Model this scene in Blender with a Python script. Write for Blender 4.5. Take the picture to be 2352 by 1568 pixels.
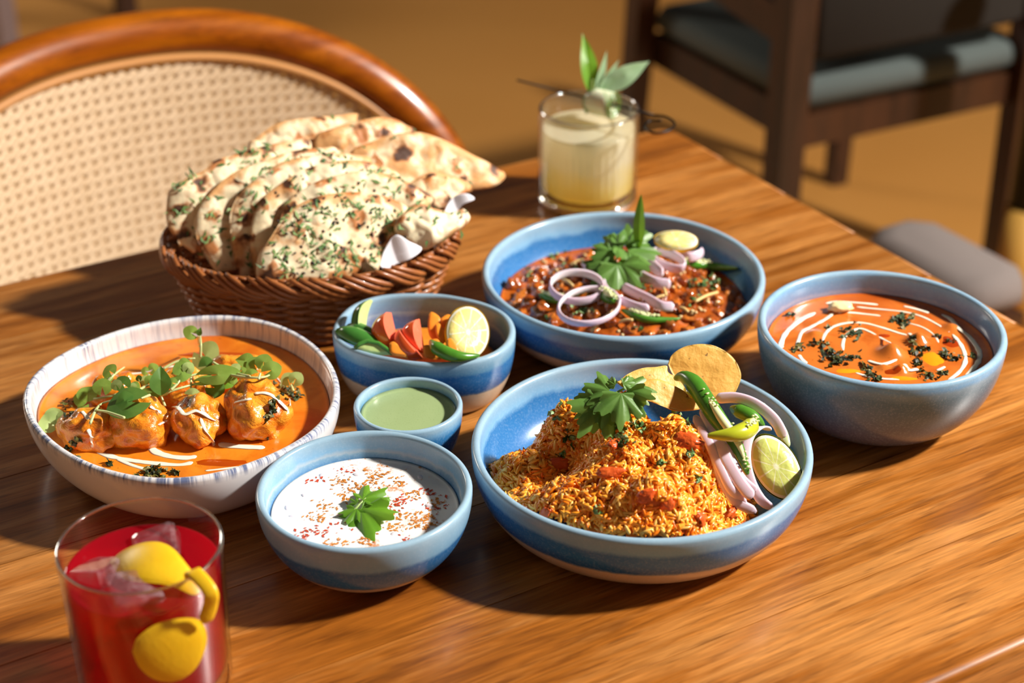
import bpy, math, random
import numpy as np
from mathutils import Vector, Matrix, noise
random.seed(7); RNG = np.random.default_rng(7)
for _o in list(bpy.data.objects): bpy.data.objects.remove(_o)
SC = bpy.context.scene; COL = SC.collection
PI = math.pi

# ------------------------------------------------------------------ camera, world, lights, exposure
CAM_H, PITCH, FPX = 0.68, math.radians(29.2), 3900.0
cam_d = bpy.data.cameras.new('camera'); cam = bpy.data.objects.new('camera', cam_d); COL.objects.link(cam)
cam.location = (0, 0, CAM_H); cam.rotation_euler = (PI/2 - PITCH, 0, 0)
cam_d.sensor_width = 36.0; cam_d.lens = 36.0*FPX/2352.0; cam_d.clip_start = 0.02
cam_d.dof.use_dof = True; cam_d.dof.focus_distance = 1.16; cam_d.dof.aperture_fstop = 4.6
SC.camera = cam
world = bpy.data.worlds.new('room_ambience'); SC.world = world; world.use_nodes = True
world.node_tree.nodes['Background'].inputs[0].default_value = (0.88, 0.93, 1.0, 1)
world.node_tree.nodes['Background'].inputs[1].default_value = 0.05
SC.view_settings.view_transform = 'Standard'; SC.view_settings.look = 'None'
SC.view_settings.exposure = 0.0; SC.view_settings.gamma = 1.0; SC.view_settings.use_curve_mapping = False

def lamp(name, loc, target, size, watts, color):
    l = bpy.data.lights.new(name, 'AREA'); l.shape = 'DISK'; l.size = size; l.energy = watts; l.color = color
    o = bpy.data.objects.new(name, l); COL.objects.link(o); o.location = loc
    o.rotation_euler = (Vector(target)-Vector(loc)).to_track_quat('-Z', 'Y').to_euler(); return o
# daylight: the hard light from the right of the photograph, and the soft light on the floor and chair rail from the far left
lamp('window_right_offscreen', (2.6, 1.18, 2.15), (0.0, 1.12, 0.0), 0.24, 262, (1.0, 0.95, 0.875))
lamp('window_left_offscreen', (-3.5, 4.6, 1.5), (-0.4, 3.6, -0.75), 1.2, 80, (1.0, 0.93, 0.82))

# ------------------------------------------------------------------ helpers
def at(x, y, z):
    """point of the place at height z that the photo shows at pixel x, y"""
    u = (x-1176.0)/FPX; v = (784.0-y)/FPX
    d = Vector((u, math.cos(PITCH)+v*math.sin(PITCH), -math.sin(PITCH)+v*math.cos(PITCH)))
    t = (z-CAM_H)/d.z
    return Vector((0, 0, CAM_H)) + d*t
def at_plane(x, y, p, n):
    u = (x-1176.0)/FPX; v = (784.0-y)/FPX
    d = Vector((u, math.cos(PITCH)+v*math.sin(PITCH), -math.sin(PITCH)+v*math.cos(PITCH)))
    c = Vector((0, 0, CAM_H)); return c + d*((Vector(p)-c).dot(n)/d.dot(n))

def tag(o, label=None, cat=None, group=None, kind=None):
    if label: o['label'] = label
    if cat: o['category'] = cat
    if group: o['group'] = group
    if kind: o['kind'] = kind
    return o
def thing(name, label, cat, loc=(0, 0, 0), group=None, rot=(0, 0, 0)):
    o = bpy.data.objects.new(name, None); COL.objects.link(o); o.empty_display_size = .02
    o.location = loc; o.rotation_euler = rot
    return tag(o, label, cat, group)
def mesh(name, V, Fc, mats, smooth=True, mi=None, uv=None, col=None):
    me = bpy.data.meshes.new(name)
    me.from_pydata([tuple(v) for v in V], [], [tuple(f) for f in Fc])
    if not isinstance(mats, (list, tuple)): mats = [mats]
    for m in mats: me.materials.append(m)
    if mi is not None: me.polygons.foreach_set('material_index', np.asarray(mi, dtype=np.int32))
    if smooth: me.polygons.foreach_set('use_smooth', np.ones(len(me.polygons), dtype=bool))
    if uv is not None:
        l = me.uv_layers.new(name='UVMap'); li = np.empty(len(me.loops), dtype=np.int32)
        me.loops.foreach_get('vertex_index', li); l.data.foreach_set('uv', np.asarray(uv, dtype=np.float32)[li].ravel())
    if col is not None:
        a = me.color_attributes.new('tint', 'FLOAT_COLOR', 'POINT'); a.data.foreach_set('color', np.asarray(col, dtype=np.float32).ravel())
    me.update(); return me
def obj(name, me, parent=None, loc=(0, 0, 0), rot=(0, 0, 0)):
    o = bpy.data.objects.new(name, me); COL.objects.link(o); o.location = loc; o.rotation_euler = rot
    if parent: o.parent = parent
    return o
def build(name, V, Fc, mats, parent=None, loc=(0, 0, 0), rot=(0, 0, 0), **k):
    return obj(name, mesh(name, V, Fc, mats, **k), parent, loc, rot)
def off(F_, n): return [tuple(i+n for i in f) for f in F_]
class MB:
    """collects pieces into one mesh"""
    def __init__(s): s.V = []; s.F = []; s.C = []
    def add(s, V, Fc, c=None):
        n = len(s.V); s.V += [tuple(v) for v in V]; s.F += off(Fc, n)
        if c is not None: s.C += [c]*len(V)
        return s
    def build(s, name, mat, parent=None, loc=(0, 0, 0), rot=(0, 0, 0), **k):
        if s.C: k['col'] = s.C
        return build(name, s.V, s.F, mat, parent, loc, rot, **k)
def box(x0, x1, y0, y1, z0, z1, b=0.0):
    if b <= 0:
        V = [(x, y, z) for z in (z0, z1) for y in (y0, y1) for x in (x0, x1)]
        return V, [(0, 2, 3, 1), (4, 5, 7, 6), (0, 1, 5, 4), (2, 6, 7, 3), (0, 4, 6, 2), (1, 3, 7, 5)]
    V = []
    for z, i in ((z0, b), (z0+b, 0), (z1-b, 0), (z1-.3*b, .3*b), (z1, b)):
        c = b
        for (x, sx) in ((x0, 1), (x1, -1)):
            pass
        a, bb, cc, d = x0+i, x1-i, y0+i, y1-i
        V += [(a+c, cc, z), (bb-c, cc, z), (bb, cc+c, z), (bb, d-c, z), (bb-c, d, z), (a+c, d, z), (a, d-c, z), (a, cc+c, z)]
    Fc = []
    for k in range(4):
        for j in range(8): Fc.append((k*8+j, k*8+(j+1) % 8, k*8+8+(j+1) % 8, k*8+8+j))
    Fc += [tuple(range(7, -1, -1)), tuple(range(32, 40))]
    return V, Fc
def lathe(prof, n=96, rho=None):
    """prof: list of (r, z); rho(angle) scales the radius; returns V, F, UV"""
    V = []; UV = []; Fc = []; m = len(prof); L = [0.0]
    for k in range(1, m): L.append(L[-1]+math.hypot(prof[k][0]-prof[k-1][0], prof[k][1]-prof[k-1][1]))
    for k, (r, z) in enumerate(prof):
        for j in range(n):
            a = 2*PI*j/n; s = rho(a) if rho else 1.0
            V.append((r*s*math.cos(a), r*s*math.sin(a), z)); UV.append((j/n, L[k]/L[-1]))
    for k in range(m-1):
        for j in range(n):
            a, b = k*n+j, k*n+(j+1) % n
            if prof[k][0] < 1e-7: 
                if j: pass
            Fc.append((a, b, b+n, a+n))
    return V, Fc, UV
def tube(pts, rad, seg=8, caps=True, flat=1.0, up=None):
    """tube along points; rad is a number or one per point; flat squashes it along its normal"""
    pts = [Vector(p) for p in pts]; n = len(pts)
    R = [rad]*n if isinstance(rad, (int, float)) else list(rad)
    V = []; Fc = []; prev = None
    for i, p in enumerate(pts):
        t = (pts[min(i+1, n-1)]-pts[max(i-1, 0)]).normalized()
        if prev is None:
            ref = Vector(up) if up is not None else (Vector((0, 0, 1)) if abs(t.z) < .9 else Vector((1, 0, 0)))
            nn = (ref-t*ref.dot(t)).normalized()
        else: nn = (prev-t*prev.dot(t)).normalized()
        prev = nn; b = t.cross(nn)
        for j in range(seg):
            a = 2*PI*j/seg; V.append(p+(b*math.cos(a)+nn*math.sin(a)*flat)*R[i])
    for i in range(n-1):
        for j in range(seg):
            a, c = i*seg+j, i*seg+(j+1) % seg; Fc.append((a, c, c+seg, a+seg))
    if caps:
        Fc.append(tuple(range(seg-1, -1, -1))); Fc.append(tuple(range((n-1)*seg, n*seg)))
    return V, Fc
def spline(P, n):
    """Catmull-Rom through P"""
    P = [Vector(p) for p in P]; out = []; m = len(P)-1
    for i in range(n):
        u = i/(n-1)*m; k = min(int(u), m-1); t = u-k
        p0, p1, p2, p3 = P[max(k-1, 0)], P[k], P[k+1], P[min(k+2, m)]
        out.append(.5*((2*p1)+(p2-p0)*t+(2*p0-5*p1+4*p2-p3)*t*t+(3*p1-p0-3*p2+p3)*t*t*t))
    return out
def ico(sub=3):
    import bmesh
    b = bmesh.new(); bmesh.ops.create_icosphere(b, subdivisions=sub, radius=1.0)
    V = [v.co.copy() for v in b.verts]; Fc = [tuple(v.index for v in f.verts) for f in b.faces]; b.free(); return V, Fc
ICO = {k: ico(k) for k in (1, 2, 3, 4, 5)}
def blob(rx, ry, rz, amp=.15, freq=2.0, seed=0, sub=3, power=1.0):
    V0, Fc = ICO[sub]; V = []; o = Vector((seed*3.7, seed*1.3, seed*7.1))
    for v in V0:
        d = 1+amp*noise.noise(v*freq+o)+amp*.45*noise.noise(v*freq*2.3+o*1.7)
        V.append((v.x*rx*d, v.y*ry*d, v.z*rz*d))
    return V, Fc
def inside(px, py, poly):
    c = False; j = len(poly)-1
    for i in range(len(poly)):
        xi, yi = poly[i]; xj, yj = poly[j]
        if (yi > py) != (yj > py) and px < (xj-xi)*(py-yi)/(yj-yi)+xi: c = not c
        j = i
    return c

# ------------------------------------------------------------------ material helpers
def S(r, g, b):
    f = lambda c: (c/255/12.92) if c/255 <= .04045 else ((c/255+.055)/1.055)**2.4
    return (f(r), f(g), f(b), 1.0)
class Mat:
    def __init__(s, name, base=(.5, .5, .5, 1), rough=.5, **kw):
        s.m = bpy.data.materials.new(name); s.m.use_nodes = True; s.nt = s.m.node_tree
        s.b = s.nt.nodes['Principled BSDF']; s.out = s.nt.nodes['Material Output']
        s.b.inputs['Base Color'].default_value = base; s.b.inputs['Roughness'].default_value = rough
        for k, v in kw.items(): s.b.inputs[k.replace('_', ' ')].default_value = v
    def n(s, t, ins=None, **props):
        nd = s.nt.nodes.new(t)
        for k, v in props.items(): setattr(nd, k, v)
        for k, v in (ins or {}).items(): s.set(nd.inputs[k], v)
        return nd
    def set(s, sock, v):
        if isinstance(v, bpy.types.NodeSocket): s.nt.links.new(v, sock)
        elif isinstance(v, bpy.types.Node): s.nt.links.new(v.outputs[0], sock)
        else: sock.default_value = v
    def coord(s, kind='Object', scale=(1, 1, 1), rnd=0.0, rot=(0, 0, 0)):
        c = s.n('ShaderNodeTexCoord').outputs[kind]
        if rnd:
            oi = s.n('ShaderNodeObjectInfo').outputs['Random']
            mu = s.n('ShaderNodeMath', {0: oi, 1: rnd}, operation='MULTIPLY')
            c = s.n('ShaderNodeVectorMath', {0: c, 1: mu.outputs[0]}, operation='ADD').outputs[0]
        mp = s.n('ShaderNodeMapping', {'Vector': c, 'Scale': scale, 'Rotation': rot}); return mp.outputs[0]
    def noise(s, vec, scale, detail=3, rough=.5, dist=0.0, out=0):
        return s.n('ShaderNodeTexNoise', {'Vector': vec, 'Scale': scale, 'Detail': detail, 'Roughness': rough, 'Distortion': dist}).outputs[out]
    def vor(s, vec, scale, feature='F1', rnd=1.0, out=0):
        return s.n('ShaderNodeTexVoronoi', {'Vector': vec, 'Scale': scale, 'Randomness': rnd}, feature=feature).outputs[out]
    def ramp(s, fac, stops, interp='LINEAR'):
        r = s.n('ShaderNodeValToRGB', {'Fac': fac}); cr = r.color_ramp; cr.interpolation = interp
        while len(cr.elements) < len(stops): cr.elements.new(.5)
        for e, (p, c) in zip(cr.elements, stops):
            e.position = p; e.color = c if len(c) == 4 else (*c, 1)
        return r.outputs[0]
    def mix(s, fac, a, b, mode='MIX'):
        m = s.n('ShaderNodeMix', data_type='RGBA', blend_type=mode)
        s.set(m.inputs[0], fac); s.set(m.inputs[6], a); s.set(m.inputs[7], b); return m.outputs[2]
    def math(s, op, a, b=0.0, c=None):
        m = s.n('ShaderNodeMath', operation=op); s.set(m.inputs[0], a); s.set(m.inputs[1], b)
        if c is not None: s.set(m.inputs[2], c)
        return m.outputs[0]
    def step(s, v, a, b):
        m = s.n('ShaderNodeMapRange', {'Value': v, 'From Min': a, 'From Max': b}); m.clamp = True; return m.outputs[0]
    def color(s, c): s.set(s.b.inputs['Base Color'], c); return s
    def rough(s, c): s.set(s.b.inputs['Roughness'], c); return s
    def bump(s, h, strength=.3, dist=.002):
        bp = s.n('ShaderNodeBump', {'Height': h, 'Strength': strength, 'Distance': dist}); s.set(s.b.inputs['Normal'], bp.outputs[0]); return s
BLK = (0, 0, 0, 1); WHT = (1, 1, 1, 1)
def tintmat(name, rough=.45, **kw):
    m = Mat(name, rough=rough, **kw); a = m.n('ShaderNodeVertexColor'); a.layer_name = 'tint'; m.color(a.outputs[0]); return m.m
# ------------------------------------------------------------------ wood, floor, table
def wood(name, dark, mid, light, rough=.33, scale=1.0, along='x', rnd=40.0, coat=0.0, knots=True):
    m = Mat(name, rough=rough)
    sx = {'x': (1, 1, 1), 'y': (1, 1, 1), 'z': (1, 1, 1)}[along]
    a, c = 2.2*scale, 26*scale
    sc = {'x': (a, c, c), 'y': (c, a, c), 'z': (c, c, a)}[along]
    v = m.coord('Object', sc, rnd)
    warp = m.noise(m.coord('Object', tuple(k*.35 for k in sc), rnd), 1.0, 3, .55, out=1)
    vv = m.n('ShaderNodeVectorMath', {0: warp, 1: (1.3, 1.3, 1.3)}, operation='MULTIPLY').outputs[0]
    v2 = m.n('ShaderNodeVectorMath', {0: v, 1: vv}, operation='ADD').outputs[0]
    g1 = m.noise(v2, 1.0, 5, .62, .35)
    big = m.noise(m.coord('Object', tuple(k*.16 for k in sc), rnd), 1.0, 2, .5)
    fine = m.noise(m.coord('Object', tuple(k*5.5 for k in sc), rnd), 1.0, 3, .6)
    f = m.math('ADD', m.math('MULTIPLY', g1, .62), m.math('MULTIPLY', big, .38))
    c1 = m.ramp(f, [(.30, dark), (.44, mid), (.56, light), (.70, mid)])
    pore = m.step(fine, .56, .68)
    c2 = m.mix(m.math('MULTIPLY', pore, .45), c1, dark)
    hair = m.noise(m.coord('Object', {'x': (14*scale, 520, 520), 'y': (520, 14*scale, 520), 'z': (520, 520, 14*scale)}[along], rnd), 1.0, 2, .6)
    c2 = m.n('ShaderNodeHueSaturation', {'Value': m.math('MULTIPLY_ADD', hair, 1.1, .45), 'Color': c2}).outputs[0]
    blot = m.noise(m.coord('Object', tuple(k*.5 for k in ({'x': (16, 50, 50), 'y': (50, 16, 50), 'z': (50, 50, 16)}[along])), rnd), 1.0, 4, .6)
    c2 = m.mix(m.math('MULTIPLY', m.step(blot, .62, .74), .5), c2, (dark[0]*.7, dark[1]*.7, dark[2]*.7, 1))
    if knots:
        kv = m.coord('Object', tuple(k*.42 for k in ({'x': (9, 22, 22), 'y': (22, 9, 22), 'z': (22, 22, 9)}[along])), rnd)
        kd = m.vor(kv, 1.0)
        kk = m.math('SUBTRACT', 1.0, m.step(kd, .035, .09))
        c2 = m.mix(m.math('MULTIPLY', kk, .75), c2, (dark[0]*.35, dark[1]*.35, dark[2]*.35, 1))
    oi = m.n('ShaderNodeObjectInfo').outputs['Random']
    hs = m.n('ShaderNodeHueSaturation', {'Value': m.math('MULTIPLY_ADD', oi, .34, .82), 'Color': c2, 'Saturation': 1.05})
    m.color(hs.outputs[0])
    m.rough(m.math('MULTIPLY_ADD', g1, .22, rough-.1)); m.bump(m.math('ADD', m.math('MULTIPLY', fine, .5), g1), .12, .0006)
    if coat: m.b.inputs['Coat Weight'].default_value = coat; m.b.inputs['Coat Roughness'].default_value = .16
    return m.m
M_TABLE = wood('table_wood', S(84, 42, 16), S(146, 88, 40), S(182, 124, 70), .36, 1.75, coat=.15)
M_CHAIRWOOD = wood('oiled_teak', S(88, 36, 8), S(148, 76, 22), S(176, 100, 34), .30, 1.4, coat=.25, knots=False)
M_WALNUT = wood('dark_walnut', S(24, 13, 7), S(44, 24, 12), S(62, 34, 17), .45, 1.5, 'z', knots=False)
fl = Mat('ochre_floor', rough=.55)
fv = fl.coord('Object', (1, 1, 1))
fl.color(fl.mix(fl.noise(fv, 1.1, 3), S(156, 102, 38), S(182, 130, 64))).rough(fl.math('MULTIPLY_ADD', fl.noise(fv, 3.0, 2), .15, .45))
V, Fc = box(-3.6, 2.7, -3, 11, -.80, -.75)
tag(build('floor', V, Fc, fl.m, smooth=False), 'plain ochre brown polished floor under the tables', None, None, 'structure')
FLOOR = -.75
M_WALL = Mat('warm_plaster', S(186, 168, 146), .9).m
for nm, b in (('wall_back', (-3.6, 2.7, 11, 11.1, -.80, 2.25)), ('wall_left', (-3.7, -3.6, -3, 11.1, -.80, 2.25)), ('wall_right', (2.7, 2.8, -3, 11.1, -.80, 2.25)), ('wall_front', (-3.7, 2.8, -3.1, -3, -.80, 2.25))):
    V, Fc = box(*b); tag(build(nm, V, Fc, M_WALL, smooth=False), 'plain warm plaster wall of the dining room', None, None, 'structure')

YAW = math.radians(30.8); TX = Vector((math.cos(YAW), math.sin(YAW), 0)); TN = Vector((-math.sin(YAW), math.cos(YAW), 0))
CORNER = Vector((.166, 1.688, 0)); TW, TL = .814, 1.45
def tpt(s, w, z=0): return CORNER + TX*s + TN*w + Vector((0, 0, z))
tc = tpt(-TL/2, -TW/2)
table = thing('dining_table', 'solid orange-brown plank dining table carrying all the dishes', 'table', (tc.x, tc.y, FLOOR), rot=(0, 0, YAW))
def plank(w0, w1, cr0=0.0, cr1=0.0):
    """board along x with rounded right-hand corners, softly rounded top edge"""
    x0, x1 = -TL/2, TL/2; zt, zb = -FLOOR, -FLOOR-.034
    def outline(i):
        P = [(x0+i, w0+i)]
        for (yc, cr, sgn) in ((w0, cr0, 1), (w1, cr1, -1)):
            if cr > 0:
                cy = yc+sgn*cr; cx = x1-cr; r = cr-i
                A = [(-PI/2+k*PI/12) for k in range(7)] if sgn > 0 else [(k*PI/12) for k in range(7)]
                P += [(cx+r*math.cos(a), cy+r*math.sin(a)) for a in A]
            else: P.append((x1-i, yc+sgn*i))
        P.append((x0+i, w1-i)); return P
    r = .0065; r2 = .0005
    V = []; Fc = []; rings = []
    ch = lambda: None
    levels = [(zb, 0), (zt-r, 0), (zt-r*.62, r*.08), (zt-r*.29, r*.29), (zt-r*.08, r*.62), (zt, r), (zt, r+.0015)]
    for z, i in levels:
        o = outline(i)
        # inner (glued) long edges only get a hairline bevel
        q = []
        for (x, y) in o:
            if cr0 == 0: y = max(y, w0) if False else y
            q.append((x, y, z))
        rings.append(q)
    n = len(rings[0])
    for k, q in enumerate(rings):
        i = levels[k][1]
        for (x, y, z) in q:
            if not cr0 and abs(y-(w0+i)) < 1e-9: y = w0+min(i*.12, r2)
            if not cr1 and abs(y-(w1-i)) < 1e-9: y = w1-min(i*.12, r2)
            V.append((x, y, z))
    for k in range(len(rings)-1):
        for j in range(n): Fc.append((k*n+j, k*n+(j+1) % n, (k+1)*n+(j+1) % n, (k+1)*n+j))
    Fc += [tuple(range(n-1, -1, -1)), tuple(range((len(rings)-1)*n, len(rings)*n))]
    sm = [0 < k_ and not ((j == 0 and not cr0) or (j == n-2 and not cr1)) for k_ in range(len(rings)-1) for j in range(n)]+[False, False]
    return V, Fc, sm
NP = 8; pw = TW/NP
top = obj('table_top', None, table)
for k in range(NP):
    w0 = -TW/2+k*pw; w1 = w0+pw
    V, Fc, sm = plank(0, pw, .018 if k == 0 else 0, .018 if k == NP-1 else 0)
    build('plank', V, Fc, M_TABLE, top, loc=(0, w0, 0), smooth=False).data.polygons.foreach_set('use_smooth', np.array(sm, dtype=bool))
for (sy) in (-1, 1):
    V, Fc = box(-TL/2+.12, TL/2-.12, sy*(TW/2-.09)-.011, sy*(TW/2-.09)+.011, -FLOOR-.115, -FLOOR-.034); build('apron', V, Fc, M_CHAIRWOOD, table, smooth=False)
for (sx) in (-1, 1):
    V, Fc = box(sx*(TL/2-.1)-.011, sx*(TL/2-.1)+.011, -TW/2+.1, TW/2-.1, -FLOOR-.115, -FLOOR-.034); build('apron', V, Fc, M_CHAIRWOOD, table, smooth=False)
    for sy in (-1, 1):
        V = []; cx, cy = sx*(TL/2-.1), sy*(TW/2-.09)
        for z, h in ((0, .018), (-FLOOR-.034, .03)): V += [(cx-h, cy-h, z), (cx+h, cy-h, z), (cx+h, cy+h, z), (cx-h, cy+h, z)]
        build('leg', V, [(3, 2, 1, 0), (4, 5, 6, 7)]+[(j, (j+1) % 4, 4+(j+1) % 4, 4+j) for j in range(4)], M_CHAIRWOOD, table, smooth=False)

# ------------------------------------------------------------------ cane-back chair behind the table
M_CANE = Mat('cane', rough=.5); M_CANE.color(M_CANE.mix(M_CANE.noise(M_CANE.coord('Object', (1, 1, 1)), 60, 2), S(214, 184, 146), S(236, 212, 180))); M_CANE = M_CANE.m
M_RATTAN = Mat('rattan_trim', S(196, 138, 78), .45).m
# chair frame: a along the table edge, b outwards from the table, z up
CH0 = tpt(-.483, 0); 
def chp(a, z, d=0.0):
    """point of the curved back: a sideways, bowed towards the table at the sides"""
    b = .335 - 1.0*a*a + .10*(z+.05) + d
    return Vector((a, b, z))
chair = thing('cane_chair', 'wooden armchair with curved rail and woven cane back beside the table', 'chair', (CH0.x, CH0.y, FLOOR), rot=(0, 0, YAW))
ZU = -FLOOR
def arch(w, top, bot, k=2.42, n=80):
    """(a, z) outline of a rounded arch from lower right over the top to lower left"""
    out = []
    for i in range(n+1):
        th = PI*i/n; c, s = math.cos(th), math.sin(th)
        a = w*math.copysign(abs(c)**(2/k), c); z = bot+(top-bot)*abs(s)**(2/k); out.append((a, z))
    return out
def loc_back(a, z, d=0): p = chp(a, z, d); return Vector((p.x, p.y, p.z+ZU))
# bent top rail
rail = arch(.353, .079, -.205)
pts = [loc_back(.353, -.36)]+[loc_back(a, z) for a, z in rail]+[loc_back(-.353, -.36)]
V, Fc = tube(pts, .0235, 16, flat=.8, up=(0, 1, 0)); build('top_rail', V, Fc, M_CHAIRWOOD, chair)
trim = arch(.328, .054, -.205)
V, Fc = tube([loc_back(a, z, -.016) for a, z in trim], .0048, 8); build('rattan_spline', V, Fc, M_RATTAN, chair)
def in_arch(a, z, w=.328, top=.054, bot=-.205, k=2.42):
    if z < bot: return z > -.345 and abs(a) < w
    return (abs(a)/w)**k+((z-bot)/(top-bot))**k < 1
mb = MB(); pitch = .0128
def strip(p, q, wd, d):
    """flat cane strip between two (a, z) points, cut to the arch"""
    n = 40; run = []
    L = math.hypot(q[0]-p[0], q[1]-p[1]); ex, ez = (q[0]-p[0])/L, (q[1]-p[1])/L
    def flush():
        if len(run) > 1:
            Vs = []; Fs = []
            for (a, z) in run:
                for (sd, dd) in ((1, 0), (1, -.0009), (-1, -.0009), (-1, 0)):
                    Vs.append(loc_back(a-ez*wd*sd, z+ex*wd*sd, d+dd))
            for i in range(len(run)-1):
                for j in range(4): Fs.append((i*4+j, i*4+(j+1) % 4, i*4+4+(j+1) % 4, i*4+4+j))
            mb.add(Vs, Fs)
        run.clear()
    for i in range(n+1):
        t = i/n; a, z = p[0]+(q[0]-p[0])*t, p[1]+(q[1]-p[1])*t
        if in_arch(a, z): run.append((a, z))
        else: flush()
    flush()
na = int(.328/pitch)+1; za, zb = -.345, .056
for i in range(-na, na+1):
    for e in (-.0021, .0021): strip((i*pitch+e, za), (i*pitch+e, zb), .00175, -.0125)
nz = int((zb-za)/pitch)+1
for i in range(nz+1):
    for e in (-.0021, .0021): strip((-.328, za+i*pitch+e), (.328, za+i*pitch+e), .00175, -.0136)
hgt = zb-za
for i in range(-na-nz-2, na+3):
    strip((i*pitch+pitch/2, za), (i*pitch+pitch/2+hgt, zb), .00185, -.0147)
    strip((-i*pitch-pitch/2, za), (-i*pitch-pitch/2-hgt, zb), .00185, -.0116)
tag(mb.build('cane_weave', M_CANE, chair, smooth=False), 'honey coloured octagonal cane weave', kind='stuff')
V, Fc = tube([loc_back(a, -.35) for a in np.linspace(-.35, .35, 15)], .02, 10); build('lower_rail', V, Fc, M_CHAIRWOOD, chair)
for s in (-1, 1):
    V, Fc = tube([loc_back(.353*s, -.34), (.353*s, .19, ZU-.42), (.33*s, .17, 0)], [.024, .023, .016], 12); build('leg', V, Fc, M_CHAIRWOOD, chair)
    V, Fc = tube([loc_back(.353*s, -.24), (.358*s, .14, ZU-.20), (.352*s, .07, ZU-.19), (.347*s, .045, ZU-.22), (.34*s, .04, 0)], [.022, .022, .02, .021, .016], 12); build('arm', V, Fc, M_CHAIRWOOD, chair)
V, Fc = box(-.29, .29, -.15, .24, ZU-.36, ZU-.30, .02); build('seat_pad', V, Fc, Mat('seat_linen', S(190, 175, 150), .9).m, chair)

# ------------------------------------------------------------------ dark upholstered chair on the right, behind
M_GREYFAB = Mat('grey_upholstery', S(72, 80, 78), .9); M_GREYFAB = M_GREYFAB.m
M_BLACKFAB = Mat('black_upholstery', S(24, 20, 14), .9).m
def bar(p, q, w, h=None, taper=1.0):
    """square bar from p to q"""
    h = h or w; p, q = Vector(p), Vector(q); t = (q-p).normalized()
    ref = Vector((0, 0, 1)) if abs(t.z) < .8 else Vector((1, 0, 0))
    a = t.cross(ref).normalized(); b = a.cross(t); V = []
    for c, k in ((p, taper), (q, 1.0)):
        for (i, j) in ((-1, -1), (1, -1), (1, 1), (-1, 1)): V.append(c+a*(i*w/2*k)+b*(j*h/2*k))
    return V, [(3, 2, 1, 0), (4, 5, 6, 7)]+[(j, (j+1) % 4, 4+(j+1) % 4, 4+j) for j in range(4)]
A = at(1850, 190, -.29); B = at(2345, 90, -.29); Cc = at(1592, 44, -.29)
U = (B-A); U.z = 0; U.normalize(); W = Vector((-U.y, U.x, 0))
SWD, SDP = .47, .46
dark = thing('dining_chair', 'dark walnut dining chair with grey padded seat standing on the ochre floor', 'chair', (A.x, A.y, FLOOR), rot=(0, 0, math.atan2(U.y, U.x)))
zs = .46
V, Fc = box(-.005, SWD, -.005, SDP, zs-.055, zs, .018); build('seat_pad', V, Fc, M_GREYFAB, dark)
for (p, q) in (((0, .01, zs-.085), (SWD, .01, zs-.085)), ((0, SDP-.02, zs-.085), (SWD, SDP-.02, zs-.085)), ((.01, 0, zs-.085), (.01, SDP, zs-.085)), ((SWD-.02, 0, zs-.085), (SWD-.02, SDP, zs-.085))):
    V, Fc = bar(p, q, .024, .058); build('seat_rail', V, Fc, M_WALNUT, dark, smooth=False)
V, Fc = bar((-.035, -.005, 0), (-.035, -.005, .86), .052, None, .85); build('back_post', V, Fc, M_WALNUT, dark, smooth=False)
V, Fc = bar((SWD+.005, -.005, 0), (SWD-.01, -.005, .86), .05, None, .85); build('back_post', V, Fc, M_WALNUT, dark, smooth=False)
V, Fc = bar((-.035, SDP+.03, 0), (-.02, SDP-.01, .66), .046, None, .8); build('leg', V, Fc, M_WALNUT, dark, smooth=False)
V, Fc = bar((SWD+.005, SDP+.02, 0), (SWD-.02, SDP-.02, .66), .044, None, .8); build('leg', V, Fc, M_WALNUT, dark, smooth=False)
V, Fc = box(-.01, SWD-.035, -.03, .03, zs+.04, .86, .015); build('backrest', V, Fc, M_BLACKFAB, dark)
for a in (-.035, SWD-.01):
    V, Fc = bar((a, -.005, .555), (a+.01, SDP-.01, .60), .03, .06); build('armrest', V, Fc, M_WALNUT, dark, smooth=False)

# stool with pale seat tucked in at the end of the table
M_PALE = Mat('pale_upholstery', S(112, 102, 98), .9).m
A2 = at(2240, 668, -.31)
stool = thing('low_stool', 'low stool with pale grey cushion tucked beside the table end', 'stool', (A2.x, A2.y, FLOOR), rot=(0, 0, YAW))
V, Fc = box(0, .115, 0, .22, .375, .44, .025); build('seat_pad', V, Fc, M_PALE, stool)
for (x, y) in ((.025, .025), (.09, .025), (.025, .195), (.09, .195)):
    V, Fc = bar((x, y, 0), (x, y, .375), .035, None, .8); build('leg', V, Fc, M_WALNUT, stool, smooth=False)
# far chair, only its feet in view
M_GREYWOOD = Mat('greyed_wood', S(128, 108, 104), .5).m
A3 = at(18, 108, FLOOR)
far = thing('side_chair', 'far wooden side chair with grey legs behind the cane chair', 'chair', (A3.x, A3.y, FLOOR), rot=(0, 0, math.radians(42)))
for i, (x, y) in enumerate(((0, 0), (.34, 0), (0, .36), (.34, .36))):
    V, Fc = bar((x, y, 0), (x, y, .43), .05, None, .9); build('leg', V, Fc, M_GREYWOOD if i == 0 else M_WALNUT, far, smooth=False)
V, Fc = box(-.04, .38, -.04, .40, .43, .48, .012); build('seat_pad', V, Fc, M_PALE, far)
V, Fc = box(-.03, .37, .37, .40, .48, .86, .01); build('backrest', V, Fc, M_WALNUT, far)
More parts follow.
